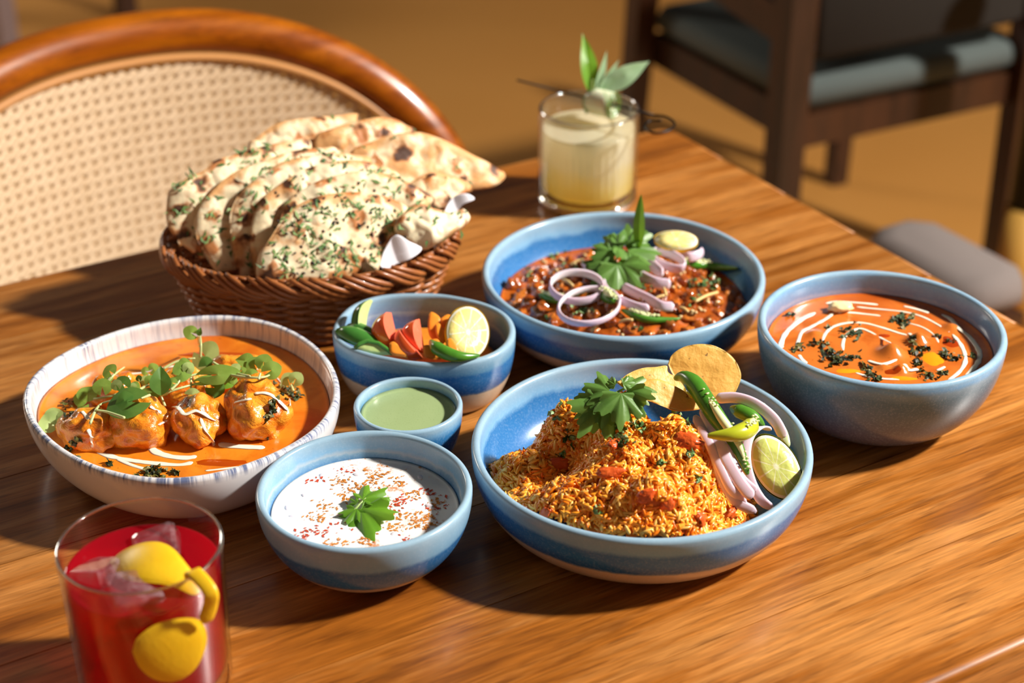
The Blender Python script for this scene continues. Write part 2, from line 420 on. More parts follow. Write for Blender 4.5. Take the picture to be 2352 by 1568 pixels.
# two-tone post at the right edge
A4 = at(2316, 760, FLOOR)
post = thing('round_post', 'round two-tone post black above and mustard below near the dark chair', 'post', (A4.x, A4.y, FLOOR))
M_BLKMET = Mat('black_metal', S(16, 18, 18), .35, Metallic=.6).m
M_MUST = Mat('mustard_paint', S(186, 142, 64), .5).m
V, Fc, _ = lathe([(0, 0), (.036, 0), (.036, .24), (0, .24)], 28); build('lower_sleeve', V, Fc, M_MUST, post)
V, Fc, _ = lathe([(0, .24), (.034, .24), (.034, .68), (0, .68)], 28); build('upper_pole', V, Fc, M_BLKMET, post)
V, Fc, _ = lathe([(0, .68), (.038, .68), (.040, .69), (.036, .70), (0, .70)], 28); build('cap', V, Fc, M_BLKMET, post)
# ------------------------------------------------------------------ stoneware
def glaze(name, zr, bands, wav=.004, speck=.5, rough=.22):
    """reactive glaze: bands = [(height fraction, colour), ...] from the foot up, with wavy borders"""
    m = Mat(name, rough=rough)
    co = m.n('ShaderNodeTexCoord').outputs['Object']
    z = m.n('ShaderNodeSeparateXYZ', {0: co}).outputs[2]
    w = m.noise(m.coord('Object', (1, 1, .35)), 26, 3, .55)
    w2 = m.noise(m.coord('Object', (1, 1, 1)), 170, 2, .6)
    zz = m.math('ADD', z, m.math('MULTIPLY', m.math('SUBTRACT', w, .5), wav*2.2))
    zz = m.math('ADD', zz, m.math('MULTIPLY', m.math('SUBTRACT', w2, .5), wav*.8))
    f = m.math('DIVIDE', zz, zr)
    c = m.ramp(f, bands)
    sp = m.noise(m.coord('Object', (1, 1, 1)), 620, 3, .7)
    c = m.mix(m.math('MULTIPLY', m.step(sp, .50, .70), .32*speck), c, S(196, 214, 228))
    c = m.mix(m.math('MULTIPLY', m.step(m.noise(m.coord('Object', (1, 1, 1)), 45, 3), .45, .75), .25*speck), c, S(20, 62, 112))
    m.color(c); m.bump(sp, .05, .0004); return m.m
PALEB = S(122, 170, 206); BLUE = S(50, 114, 176); DEEP = S(30, 84, 144); CLAY = S(196, 172, 146); MILK = S(150, 180, 200)
def bowl_prof(R, zr, rb, t, fz, e=1.0, n=22):
    """outer (foot to rim) and inner (rim to centre) profile of a bowl; rim at height zr"""
    o = [(0, .0015), (rb-.006, .0015), (rb-.004, 0), (rb-.001, 0), (rb, .001)]
    for k in range(1, n+1):
        ph = PI/2*k/n; o.append((rb+(R-rb)*math.sin(ph)**e, (zr-t*.5)*(1-math.cos(ph))))
    o[-1] = (R, zr-t*.5)
    for k in range(1, 7):
        a = PI*k/6; o.append((R-t/2+t/2*math.cos(a), zr-t*.5+t*.5*math.sin(a)))
    Ri, rbi = R-t, max(rb-t*.9, .004); i = []
    for k in range(1, n+1):
        ph = PI/2*(1-k/n); i.append((rbi+(Ri-rbi)*math.sin(ph)**e, fz+(zr-t*.5-fz)*(1-math.cos(ph))))
    i.append((rbi*.5, fz)); i.append((0, fz))
    return o, i
def inner_r(i, z):
    for (a, b) in zip(i[:-1], i[1:]):
        if b[1] <= z <= a[1]: return b[0]+(a[0]-b[0])*(z-b[1])/max(a[1]-b[1], 1e-9)
    return i[0][0]
def bowl(name, label, c, R, zr, rb, t, fz, mo, mi_, rho=None, e=1.0, n=128, group='blue stoneware bowls on the table'):
    o, i = bowl_prof(R, zr, rb, t, fz, e); P = o+i
    V, Fc, UV = lathe(P, n, rho); mi = [0 if k < (len(o)-4)*n else 1 for k in range(len(Fc))]
    ob = build(name, V, Fc, [mo, mi_], loc=(c[0], c[1], 0), mi=mi, uv=UV)
    tag(ob, label, 'bowl', group); return ob, i
def fill(name, label, cat, c, i, z, mat, rho=None, bump=0.0, rings=36, n=128, group=None, hf=None, eps=.0004, men=.0012):
    """contents of a bowl up to height z, following the inside wall; hf(x, y) raises the top"""
    rt = inner_r(i, z)-eps; prof = []
    V = []; Fc = []
    for k in range(rings+1):
        f = (k/rings)**.85
        for j in range(n):
            a = 2*PI*j/n; s = rho(a) if rho else 1.0; x, y = rt*f*s*math.cos(a), rt*f*s*math.sin(a)
            h = z + (hf(x, y)*min(1.0, (1-f)*9) if hf else 0)+men*max(0, (f-.955)/.045)**2
            if bump: h += bump*noise.noise(Vector((x*60, y*60, 3.1)))*min(1, (1-f)*6)
            V.append((x, y, h))
    for k in range(rings):
        for j in range(n): Fc.append((k*n+j, (k+1)*n+j, (k+1)*n+(j+1) % n, k*n+(j+1) % n))
    low = [(r-eps, q+eps) for (r, q) in i if q < z-.0005]
    base = rings*n
    for (r, q) in low:
        b2 = len(V)
        for j in range(n):
            a = 2*PI*j/n; s = rho(a) if rho else 1.0; r_ = max(r, 0); V.append((r_*s*math.cos(a), r_*s*math.sin(a), q))
        for j in range(n): Fc.append((base+j, b2+j, b2+(j+1) % n, base+(j+1) % n))
        base = b2
    ob = build(name, V, Fc, mat, loc=(c[0], c[1], 0)); tag(ob, label, cat, group); return ob
def rim_shape(px, z):
    """centre, mean radius and radius function of a rim traced at height z"""
    P = [at(x, y, z) for x, y in px]; A2_ = 0; cx = cy = 0
    for p, q in zip(P, P[1:]+P[:1]):
        k = p.x*q.y-q.x*p.y; A2_ += k; cx += (p.x+q.x)*k; cy += (p.y+q.y)*k
    cx /= 3*A2_; cy /= 3*A2_
    an = sorted((math.atan2(p.y-cy, p.x-cx) % (2*PI), math.hypot(p.x-cx, p.y-cy)) for p in P)
    A_ = np.array([a for a, r in an]); R_ = np.array([r for a, r in an])
    g = np.linspace(0, 2*PI, 361)[:-1]; rr = np.interp(g, np.concatenate([A_-2*PI, A_, A_+2*PI]), np.tile(R_, 3))
    k = np.exp(-.5*(np.arange(-24, 25)/8.0)**2); k /= k.sum()
    rr = np.convolve(np.tile(rr, 3), k, 'same')[360:720]; Rm = rr.mean()
    return (cx, cy), Rm, (lambda a: float(np.interp(math.degrees(a) % 360, np.arange(361), np.append(rr, rr[0])))/Rm)

# rice plate, chickpea plate: one kind of low coupe plate
RICE_C, RICE_R, RICE_Z = (.0887, .982), .1167, .053
g_plate_o = glaze('plate_glaze_outside', .053, [(.0, CLAY), (.40, CLAY), (.425, S(120, 130, 140)), (.45, DEEP), (.60, BLUE), (.74, BLUE), (.80, PALEB), (1, MILK)], .0016)
g_plate_i = glaze('plate_glaze_inside', .053, [(.0, BLUE), (.35, BLUE), (.68, S(48, 112, 172)), (.76, PALEB), (1, MILK)], .004)
rice_bowl, rice_i = bowl('stoneware_plate', 'low blue stoneware plate heaped with orange rice', RICE_C, RICE_R, RICE_Z, .077, .0062, .009, g_plate_o, g_plate_i, e=.85)
CHANA_C = (.0911, 1.243)
chana_bowl, chana_i = bowl('stoneware_plate', 'low blue stoneware plate holding chickpea curry next to the pale drink', CHANA_C, .1158, .0525, .074, .0062, .009, g_plate_o, g_plate_i, e=.85)
# yoghurt bowl
YOG_C = (-.0968, .9245); YOG_R, YOG_Z = .0709, .0545
g_y_o = glaze('yoghurt_bowl_outside', .0545, [(0, CLAY), (.26, CLAY), (.29, S(90, 110, 130)), (.33, BLUE), (.62, S(44, 106, 166)), (.68, PALEB), (1, MILK)], .0022)
g_y_i = glaze('yoghurt_bowl_inside', .0545, [(0, BLUE), (.62, S(52, 118, 176)), (.72, S(120, 160, 190)), (.75, S(160, 180, 196)), (.80, PALEB), (1, MILK)], .004)
yog_bowl, yog_i = bowl('stoneware_bowl', 'small blue stoneware bowl filled with white raita', YOG_C, YOG_R, YOG_Z, .031, .0055, .008, g_y_o, g_y_i)
# curry bowl on the right
CUR_C = (.2750, 1.109); CUR_R, CUR_Z = .0913, .075
g_c_o = glaze('curry_bowl_outside', .075, [(0, S(92, 92, 108)), (.3, S(98, 98, 118)), (.6, S(96, 116, 132)), (.80, S(86, 120, 140)), (.88, S(120, 150, 170)), (.93, S(112, 162, 204)), (1, MILK)], .003, .6)
g_c_i = glaze('curry_bowl_inside', .075, [(0, S(110, 118, 150)), (.72, S(112, 122, 156)), (.79, S(150, 150, 172)), (.82, S(118, 140, 176)), (.94, S(116, 166, 208)), (1, MILK)], .004, .4)
cur_bowl, cur_i = bowl('stoneware_bowl', 'deep grey-blue stoneware bowl filled with swirled red curry', CUR_C, CUR_R, CUR_Z, .036, .0062, .010, g_c_o, g_c_i, e=.9)
# chutney bowl
CHU_C = (-.0745, 1.0410); CHU_Z = .0475
g_h_o = glaze('chutney_bowl_outside', .045, [(0, DEEP), (.6, S(26, 92, 152)), (.82, S(52, 122, 178)), (.92, PALEB), (1, MILK)], .003, .6)
g_h_i = glaze('chutney_bowl_inside', .045, [(0, DEEP), (.72, S(40, 104, 160)), (.88, S(96, 150, 190)), (1, MILK)], .003, .5)
chu_bowl, chu_i = bowl('stoneware_bowl', 'tiny blue stoneware dip bowl filled with green chutney', CHU_C, .0391, CHU_Z, .018, .0042, .006, g_h_o, g_h_i)
# salad bowl, rounded oblong
SAL_Z = .054
SAL_PX = [(762, 762), (777, 725), (815, 692), (864, 677), (951, 672), (1063, 682), (1126, 697), (1168, 720), (1184, 749), (1178, 782), (1150, 809), (1113, 824), (1038, 834), (964, 834), (889, 822), (827, 809), (790, 794), (767, 779)]
SAL_C, SAL_R, SAL_RHO = rim_shape(SAL_PX, SAL_Z)
g_s_o = glaze('salad_bowl_outside', .054, [(0, CLAY), (.42, CLAY), (.44, S(90, 110, 130)), (.47, DEEP), (.66, BLUE), (.76, BLUE), (.81, S(100, 152, 190)), (1, MILK)], .0016)
g_s_i = glaze('salad_bowl_inside', .054, [(0, S(72, 100, 150)), (.66, S(86, 110, 156)), (.73, S(140, 160, 180)), (.76, S(110, 140, 176)), (.90, PALEB), (1, MILK)], .003, .4)
sal_bowl, sal_i = bowl('stoneware_bowl', 'rounded oblong blue stoneware bowl filled with cut salad vegetables', SAL_C, SAL_R, SAL_Z, SAL_R*.72, .0055, .008, g_s_o, g_s_i, SAL_RHO)
# white dish with brushed blue rim
DSH_Z = .0525
DSH_PX = [(52, 918), (60, 872), (95, 838), (150, 805), (235, 768), (330, 740), (430, 724), (520, 720), (600, 730), (670, 754), (720, 786), (760, 832), (779, 885), (771, 940), (735, 985), (680, 1022), (600, 1058), (500, 1092), (400, 1106), (300, 1098), (210, 1072), (140, 1036), (85, 990), (60, 955)]
DSH_C, DSH_R, DSH_RHO = rim_shape(DSH_PX, DSH_Z)
def brushed(name, inside_):
    m = Mat(name, rough=.16)
    uv = m.n('ShaderNodeTexCoord').outputs['UV']; sx = m.n('ShaderNodeSeparateXYZ', {0: uv})
    z = m.n('ShaderNodeSeparateXYZ', {0: m.n('ShaderNodeTexCoord').outputs['Object']}).outputs[2]
    st = m.noise(m.n('ShaderNodeMapping', {'Vector': uv, 'Scale': (190, 5, 1)}).outputs[0], 1.0, 3, .7)
    pt = m.noise(m.n('ShaderNodeMapping', {'Vector': uv, 'Scale': (14, 9, 1)}).outputs[0], 1.0, 2, .5)
    if inside_:
        ht = m.math('MULTIPLY', m.step(z, .016, .050), m.step(pt, .25, .62)); k = m.math('MULTIPLY', m.step(st, .47, .66), ht)
    else:
        k = m.math('MULTIPLY', m.step(st, .42, .58), m.math('MULTIPLY', m.step(z, .0455, .051), m.step(pt, .2, .5)))
    white = S(226, 224, 226)
    m.color(m.mix(m.math('MULTIPLY', k, .85), white, S(46, 74, 128))); return m.m
dish, dish_i = bowl('serving_dish', 'oval white dish with brushed blue rim holding chicken in orange gravy', DSH_C, DSH_R, DSH_Z, DSH_R*.62, .0058, .008, brushed('brushed_rim_outside', False), brushed('brushed_rim_inside', True), DSH_RHO, group=None)
# ------------------------------------------------------------------ placing helpers for food
from mathutils.bvhtree import BVHTree
bpy.context.view_layer.update()
def bvh(*objs):
    V = []; P = []
    for o in objs:
        n = len(V); mw = Matrix.LocRotScale(o.location, o.rotation_euler, o.scale)
        if o.parent: mw = Matrix.LocRotScale(o.parent.location, o.parent.rotation_euler, o.parent.scale) @ mw
        V += [mw @ v.co for v in o.data.vertices]; P += [tuple(i+n for i in p.vertices) for p in o.data.polygons]
    return BVHTree.FromPolygons(V, P)
def hit(x, y, tree, z0=.03, lift=0.0):
    """where the line of sight through pixel x, y meets the food below"""
    u = (x-1176.0)/FPX; v = (784.0-y)/FPX
    d = Vector((u, math.cos(PITCH)+v*math.sin(PITCH), -math.sin(PITCH)+v*math.cos(PITCH))).normalized()
    p, n, i, dd = tree.ray_cast(Vector((0, 0, CAM_H)), d)
    if p is None: return (None, None) if z0 is None else (at(x, y, z0), Vector((0, 0, 1)))
    if n.z < 0: n = -n
    return p+Vector((0, 0, lift)), n
def drop(x, y, tree, z0=.03):
    p, n, i, d = tree.ray_cast(Vector((x, y, .5)), Vector((0, 0, -1)))
    return (p, n) if p is not None else (Vector((x, y, z0)), Vector((0, 0, 1)))
def frame(z, x=None):
    """rotation whose Z is z and whose X is close to x"""
    z = Vector(z).normalized(); x = Vector(x) if x is not None else Vector((1, 0, 0))
    x = (x-z*x.dot(z)); x = x.normalized() if x.length > 1e-6 else z.orthogonal().normalized()
    return Matrix((x, z.cross(x), z)).transposed()
def put(o, loc, z=(0, 0, 1), x=None):
    o.location = loc; o.rotation_euler = frame(z, x).to_euler(); return o
TOCAM = Vector((0, -math.cos(PITCH), math.sin(PITCH)))
def stroke(pts, width, lift=.0001, thick=.0004):
    """poured strip: flat tube along 3-D points, tapered ends; width is half width"""
    P = spline(pts, max(10, 6*len(pts))); n = len(P); w = []
    for i in range(n):
        t = i/(n-1); k = min(1, min(t, 1-t)*9+.25); w.append(width*k*(.85+.3*noise.noise(Vector((P[i].x*160, P[i].y*160, 0)))))
    V = []; Fc = []; seg = 8
    for i, p in enumerate(P):
        t = (P[min(i+1, n-1)]-P[max(i-1, 0)]); t.normalize()
        b = t.cross(Vector((0, 0, 1))).normalized()
        for j in range(seg):
            a = 2*PI*j/seg; V.append(p+b*math.cos(a)*w[i]+Vector((0, 0, lift+thick*math.sin(a)*min(1, w[i]/.0012))))
    for i in range(n-1):
        for j in range(seg): Fc.append((i*seg+j, i*seg+(j+1) % seg, (i+1)*seg+(j+1) % seg, (i+1)*seg+j))
    Fc += [tuple(range(seg-1, -1, -1)), tuple(range((n-1)*seg, n*seg))]
    return V, Fc
def to_local(V, o): 
    mw = Matrix.LocRotScale(o.location, o.rotation_euler, o.scale).inverted(); return [mw @ Vector(v) for v in V]

M_CREAM = Mat('poured_cream', S(250, 238, 218), .28, Subsurface_Weight=.15, Subsurface_Scale=.004).m
def gravy(name, c0, c1, c2, rough=.22):
    m = Mat(name, rough=rough)
    v = m.coord('Object', (1, 1, 1)); n1 = m.noise(v, 34, 4, .6, .6); n2 = m.noise(v, 420, 3, .6); n3 = m.noise(v, 14, 2, .5, .5)
    c = m.ramp(n1, [(.32, c0), (.52, c1), (.74, c1)])
    c = m.mix(m.math('MULTIPLY', m.step(n3, .56, .70), .75), c, c2)
    c = m.mix(m.math('MULTIPLY', m.step(n2, .66, .74), .55), c, (c2[0]*.35, c2[1]*.3, c2[2]*.3, 1))
    m.color(c); m.bump(m.math('ADD', n1, m.math('MULTIPLY', n2, .25)), .12, .002)
    m.b.inputs['Coat Weight'].default_value = .35; m.b.inputs['Coat Roughness'].default_value = .08
    return m.m

# ------------------------------------------------------------------ raita
m = Mat('raita', rough=.35); v = m.coord('Object', (1, 1, 1))
sp = m.noise(v, 95, 5, .72); reg = m.noise(v, 20, 2, .5)
k = m.math('MULTIPLY', m.step(sp, .56, .64), m.step(reg, .44, .58))
c = m.mix(m.math('MULTIPLY', m.step(m.noise(v, 60, 3), .60, .70), .35), S(244, 240, 236), S(206, 196, 206))
c = m.mix(m.math('MULTIPLY', m.step(m.noise(v, 190, 4, .7), .60, .66), m.math('MULTIPLY', m.step(reg, .40, .55), .7)), c, S(226, 160, 84))
m.color(m.mix(m.math('MULTIPLY', k, .85), c, S(204, 118, 30))); m.bump(m.noise(v, 50, 3), .25, .003)
m.b.inputs['Subsurface Weight'].default_value = .1; m.b.inputs['Subsurface Scale'].default_value = .004
RAITA_Z = .0350
raita = fill('raita', 'white raita sprinkled with orange chilli powder in the small blue bowl', 'yoghurt', YOG_C, yog_i, RAITA_Z, m.m, bump=.0011)
M_CHILI = Mat('chilli_powder', S(196, 60, 14), .7).m; M_CUMIN = Mat('cumin_powder', S(208, 128, 40), .8).m
T_RAITA = bvh(raita)
for nm, mt, spots, cnt, sz in (('chilli_flakes', M_CHILI, [(690, 1232), (708, 1222), (744, 1222), (895, 1162), (918, 1150), (985, 1132), (720, 1098), (786, 1077), (800, 1200), (940, 1240), (1000, 1165)], 16, .0007),
                               ('cumin_flakes', M_CUMIN, [(810, 1120), (845, 1108), (915, 1110), (745, 1165), (975, 1185), (965, 1205), (770, 1250), (990, 1205), (930, 1185), (790, 1140), (860, 1135), (950, 1137), (870, 1090), (1010, 1150), (720, 1190), (840, 1240), (900, 1210), (780, 1105)], 30, .0006)):
    mb = MB()
    for (x, y) in spots:
        for k in range(cnt):
            p, n = hit(x+random.gauss(0, 15), y+random.gauss(0, 7), T_RAITA); d = Vector(YOG_C)-Vector((p.x, p.y))
            if d.length > .056: continue
            q = Matrix.Rotation(random.random()*6, 3, 'Z'); s = sz*random.uniform(.4, 1.5)
            mb.add([p+q @ Vector((a*s*2.2, b*s, h)) for (a, b, h) in ((-1, -.6, .0002), (.3, -1, .0004), (1, .2, .0002), (-.2, .9, .0005))], [(0, 1, 2, 3)])
    mb.V = [tuple(Vector(v)-raita.location) for v in mb.V]
    tag(mb.build(nm, mt, raita, smooth=False), kind='stuff')
mb = []
for i, (x, y) in enumerate(((672, 1185), (740, 1090), (880, 1135), (985, 1160), (905, 1225), (660, 1165), (820, 1090), (700, 1135), (965, 1095))):
    p, n = hit(x, y, T_RAITA); V, Fc = blob(.0034, .0024, .0018, .3, 2, i, 2)
    o = build('onion_bit', V, Fc, Mat('coated_onion', S(232, 222, 228), .3).m if i == 0 else bpy.data.materials['coated_onion'], loc=p+Vector((0, 0, -.0009)), rot=(0, 0, i))
    tag(o, 'small onion bit half sunk in the white raita', 'onion bit', 'onion bits in the raita')

# ------------------------------------------------------------------ green chutney
m = Mat('mint_chutney', rough=.3); v = m.coord('Object', (1, 1, 1)); n2 = m.noise(v, 900, 3, .7)
c = m.mix(m.noise(v, 40, 3), S(146, 166, 112), S(164, 182, 130)); m.color(m.mix(m.math('MULTIPLY', m.step(n2, .60, .70), .5), c, S(72, 98, 52))); m.bump(n2, .1, .0006)
m.b.inputs['Coat Weight'].default_value = .2
chut = fill('mint_chutney', 'pale green mint chutney in the tiny blue bowl', 'chutney', CHU_C, chu_i, .0390, m.m, rings=14, n=72)

# ------------------------------------------------------------------ red curry in the deep bowl
c7 = lambda x, y: (1720+x/3.408, 580+y/3.408)
CUR_FZ = .0562
def hcur(x, y):
    h = 0
    for (bx, by, r, a) in CUR_LUMPS: h += a*math.exp(-((x-bx)**2+(y-by)**2)/(r*r))
    return h
CUR_LUMPS = []
for (x, y, r, a) in ((1120, 770, .011, .006), (1190, 900, .006, .004), (1330, 670, .0085, .005), (720, 430, .008, .003), (1590, 570, .007, .003), (520, 620, .008, .0025), (1060, 880, .006, .002)):
    p = at(*c7(x, y), CUR_FZ+.003); CUR_LUMPS.append((p.x-CUR_C[0], p.y-CUR_C[1], r*.85, a*1.5))
M_CURRY = gravy('tomato_curry', S(186, 88, 22), S(208, 112, 40), S(164, 66, 10), .2)
curry = fill('tomato_curry', 'orange-red curry with swirled cream and dried leaves in the deep bowl', 'curry', CUR_C, cur_i, CUR_FZ, M_CURRY, hf=hcur, rings=60, n=160, bump=.0006)
T_CUR = bvh(curry)
STR = [([(520, 470), (400, 530), (290, 630), (250, 720), (262, 745)], 22), ([(600, 400), (690, 385), (850, 393), (1010, 408)], 16), ([(1210, 420), (1300, 440), (1410, 472)], 17),
       ([(840, 425), (960, 438), (1200, 462), (1350, 500), (1480, 565), (1570, 622)], 11), ([(1510, 485), (1580, 520), (1640, 590), (1720, 655), (1790, 745), (1808, 810), (1780, 880), (1690, 970)], 21),
       ([(1595, 640), (1655, 715), (1692, 800), (1688, 870), (1640, 940), (1560, 1000)], 17), ([(665, 470), (600, 520), (490, 580), (420, 620), (388, 690), (378, 740)], 15), ([(392, 800), (420, 840), (455, 865)], 16),
       ([(700, 470), (800, 470), (900, 480), (1030, 495)], 12), ([(578, 695), (592, 645), (650, 585), (760, 552), (900, 552), (1050, 590), (1180, 632), (1235, 645)], 14), ([(740, 765), (735, 715), (765, 640), (860, 595), (950, 622), (1040, 672), (1112, 708)], 13),
       ([(1250, 552), (1360, 585), (1450, 645), (1485, 705)], 8), ([(930, 845), (1050, 872), (1160, 835)], 17), ([(1215, 870), (1250, 918), (1325, 910)], 20), ([(835, 940), (930, 968), (1060, 988), (1195, 992)], 13), ([(1475, 925), (1535, 892)], 15), ([(1252, 630), (1310, 682)], 14)]
for P, w in STR:
    pts = [hit(*c7(*p), T_CUR, CUR_FZ)[0] for p in P]
    V, Fc = stroke(pts, w/3.408/FPX*1.29*1.15)
    build('cream_swirl', to_local(V, curry), Fc, M_CREAM, curry)
p, n = hit(*c7(720, 425), T_CUR); V, Fc = blob(.0095, .0065, .0035, .4, 2.2, 5, 3)
tag(build('melting_butter', V, Fc, Mat('soft_butter', S(252, 226, 168), .3, Subsurface_Weight=.2, Subsurface_Scale=.004).m, loc=p), 'knob of soft butter melting on the red curry', 'butter')
M_OIL = Mat('melted_butter', S(226, 148, 22), .08).m; M_OIL2 = Mat('red_oil', S(160, 54, 8), .08).m
def pool(x, y, rx, ry, mt, nm, par, tree, cv, rot=0.0):
    V = []; Fc = []; n = 40; p0, _ = hit(*cv(x, y), tree)
    for k, f in enumerate((0, .55, 1)):
        for j in range(n):
            a = 2*PI*j/n; r = f*(1+.22*noise.noise(Vector((math.cos(a)*1.6+x, math.sin(a)*1.6+y, 0))))
            q = Vector((rx*r*math.cos(a), ry*r*math.sin(a), 0)); q.rotate(Matrix.Rotation(rot, 3, 'Z')); P, _ = drop(p0.x+q.x, p0.y+q.y, tree)
            V.append(P+Vector((0, 0, (.0007, .0006, -.0002)[k])))
    for k in range(2):
        for j in range(n): Fc.append((k*n+j, (k+1)*n+j, (k+1)*n+(j+1) % n, k*n+(j+1) % n))
    build(nm, to_local(V, par), Fc, mt, par)
for (x, y, rx, ry) in ((1440, 830, .0085, .011), (770, 925, .010, .004), (1210, 985, .012, .003)): pool(x, y, rx, ry, M_OIL, 'butter_pool', curry, T_CUR, c7)
for (x, y, rx, ry) in ((1580, 700, .007, .010), (1060, 650, .005, .003), (1130, 930, .008, .003)): pool(x, y, rx, ry, M_OIL2, 'oil_pool', curry, T_CUR, c7)
# crumbled dried leaves
M_METHI = tintmat('dried_leaf', .55)
def flake(p, n, s, mb, cols, lift=.0):
    """one crumpled leaf bit"""
    R = frame(n+Vector((random.gauss(0, .5), random.gauss(0, .5), random.gauss(0, .3))), (random.gauss(0, 1), random.gauss(0, 1), 0))
    V = []; a0 = random.random()*6
    for (u, w) in ((-1, 0), (-.4, .5), (.3, .55), (1, .05), (.35, -.5), (-.35, -.45), (0, 0)):
        V.append(p+R @ Vector((u*s, w*s, .35*s*math.sin(u*3+a0)+random.uniform(-.15, .15)*s))+Vector((0, 0, lift)))
    mb.add(V, [(0, 6, 1), (1, 6, 2), (2, 6, 3), (3, 6, 4), (4, 6, 5), (5, 6, 0)], random.choice(cols))
DK = [S(58, 70, 28), S(44, 54, 22), S(92, 92, 36), S(34, 42, 18), S(120, 108, 50)]
GR = [S(70, 92, 58), S(96, 116, 84), S(48, 66, 38)]
def flakes(par, tree, cv, spots, nm='dried_leaf_flakes'):
    mb = MB()
    for (x, y, n_, sx, sy, cols) in spots:
        for k in range(n_):
            p, n = hit(*cv(x+random.gauss(0, sx), y+random.gauss(0, sy)), tree, None)
            if p: flake(p, n, random.uniform(.0014, .0036), mb, cols, random.uniform(.0004, .0022))
    mb.V = to_local(mb.V, par); tag(mb.build(nm, M_METHI, par, smooth=False), kind='stuff')
flakes(curry, T_CUR, c7, [(810, 640, 34, 45, 28, GR), (1190, 525, 30, 60, 22, DK+GR), (1200, 555, 16, 25, 18, DK), (545, 722, 16, 30, 15, DK), (385, 755, 14, 28, 14, DK), (640, 790, 18, 35, 22, DK), (690, 850, 34, 55, 28, DK), (800, 830, 20, 50, 26, DK),
                           (1310, 795, 16, 22, 18, DK), (1320, 865, 12, 15, 18, DK), (1520, 800, 18, 25, 14, DK), (1620, 830, 16, 28, 12, DK), (950, 970, 14, 24, 14, DK), (1020, 985, 10, 18, 10, DK), (1420, 965, 18, 40, 16, DK), (1520, 952, 8, 16, 8, DK), (1280, 690, 10, 16, 20, DK), (630, 595, 4, 10, 6, DK), (1470, 660, 3, 8, 8, DK), (1755, 815, 4, 8, 10, DK), (1370, 760, 7, 18, 7, DK), (910, 905, 10, 25, 12, DK), (335, 490, 7, 18, 8, GR), (1580, 690, 8, 25, 12, DK)])

# ------------------------------------------------------------------ chicken in orange gravy
c3 = lambda x, y: (30+x/2.904, 680+y/2.904)
DG_Z = .0365
M_GRAVY = gravy('butter_gravy', S(212, 112, 16), S(234, 140, 36), S(196, 88, 10), .24)
dgravy = fill('butter_gravy', 'smooth orange butter gravy in the white dish', 'gravy', DSH_C, dish_i, DG_Z, M_GRAVY, DSH_RHO, rings=44, n=140, bump=.0005)
m = Mat('charred_chicken', rough=.26); v = m.coord('Object', (1, 1, 1), 3.0)
n1 = m.noise(v, 64, 5, .62, .8); n2 = m.noise(v, 120, 4, .65, .6); up_ = m.n('ShaderNodeSeparateXYZ', {0: m.n('ShaderNodeTexCoord').outputs['Object']}).outputs[2]
c = m.ramp(n1, [(.28, S(196, 74, 12)), (.42, S(226, 120, 22)), (.58, S(240, 158, 44)), (.75, S(222, 108, 24))])
c = m.mix(m.math('MULTIPLY', m.step(n2, .58, .72), .5), c, S(186, 58, 14))
ch = m.math('MULTIPLY', m.step(m.noise(v, 52, 3, .6, .4), .58, .66), m.step(up_, .006, .014))
m.color(m.mix(m.math('MULTIPLY', ch, .85), c, S(46, 20, 8))); m.bump(m.math('ADD', n1, m.math('MULTIPLY', n2, .4)), .7, .004)
m.b.inputs['Coat Weight'].default_value = .5; m.b.inputs['Coat Roughness'].default_value = .12
M_CHICK = m.m
chick = []
for i, (x, y, rx, ry, rz, rot, lab) in enumerate(((515, 900, .0235, .017, .015, -.35, 'charred chicken piece at the pointed end of the row, beside the heart-shaped leaf'),
        (835, 850, .0255, .021, .020, -.45, 'charred orange chicken piece under the large dark green leaf'),
        (1240, 830, .0190, .023, .019, .2, 'charred chicken piece with a wavy cream line across its top'),
        (1630, 770, .0240, .0255, .023, .1, 'largest charred chicken piece with a white cream dab and blackened top'),
        (1130, 620, .022, .018, .015, .3, 'chicken piece mostly hidden under the microgreens'),
        (1500, 520, .023, .016, .014, -.2, 'charred chicken piece behind the microgreen stems'),
        (700, 640, .020, .016, .014, .2, 'chicken piece peeking out behind the round microgreen leaves'))):
    p = at(*c3(x, y), DG_Z+rz*.5); V, Fc = blob(rx, ry, rz, .24, 1.35, i+3, 5)
    V = [(a, b, cc+.0012*noise.noise(Vector((a, b, cc))*190)) for a, b, cc in V]
    o = build('chicken_piece', V, Fc, M_CHICK, loc=p, rot=(0, 0, rot)); tag(o, lab, 'chicken', 'chicken pieces in the orange gravy'); chick.append(o)
T_DISH = bvh(dgravy, *chick); T_DG = bvh(dgravy)
for P, w in (([(908, 985), (945, 1035), (1040, 1068), (1150, 1078), (1225, 1068)], 26), ([(560, 1040), (700, 1080), (900, 1110), (1100, 1125), (1200, 1108)], 22), ([(690, 1085), (800, 1130), (905, 1160)], 14), ([(1370, 985), (1500, 1002), (1680, 1010)], 26), ([(1280, 1165), (1400, 1152), (1510, 1138)], 9), ([(590, 535), (700, 524), (850, 512), (1000, 480), (1200, 452), (1470, 460)], 11)):
    pts = [hit(*c3(*p), T_DG)[0] for p in P]; V, Fc = stroke(pts, w/2.904/FPX*1.2*1.2); build('cream_drizzle', to_local(V, dgravy), Fc, M_CREAM, dgravy)
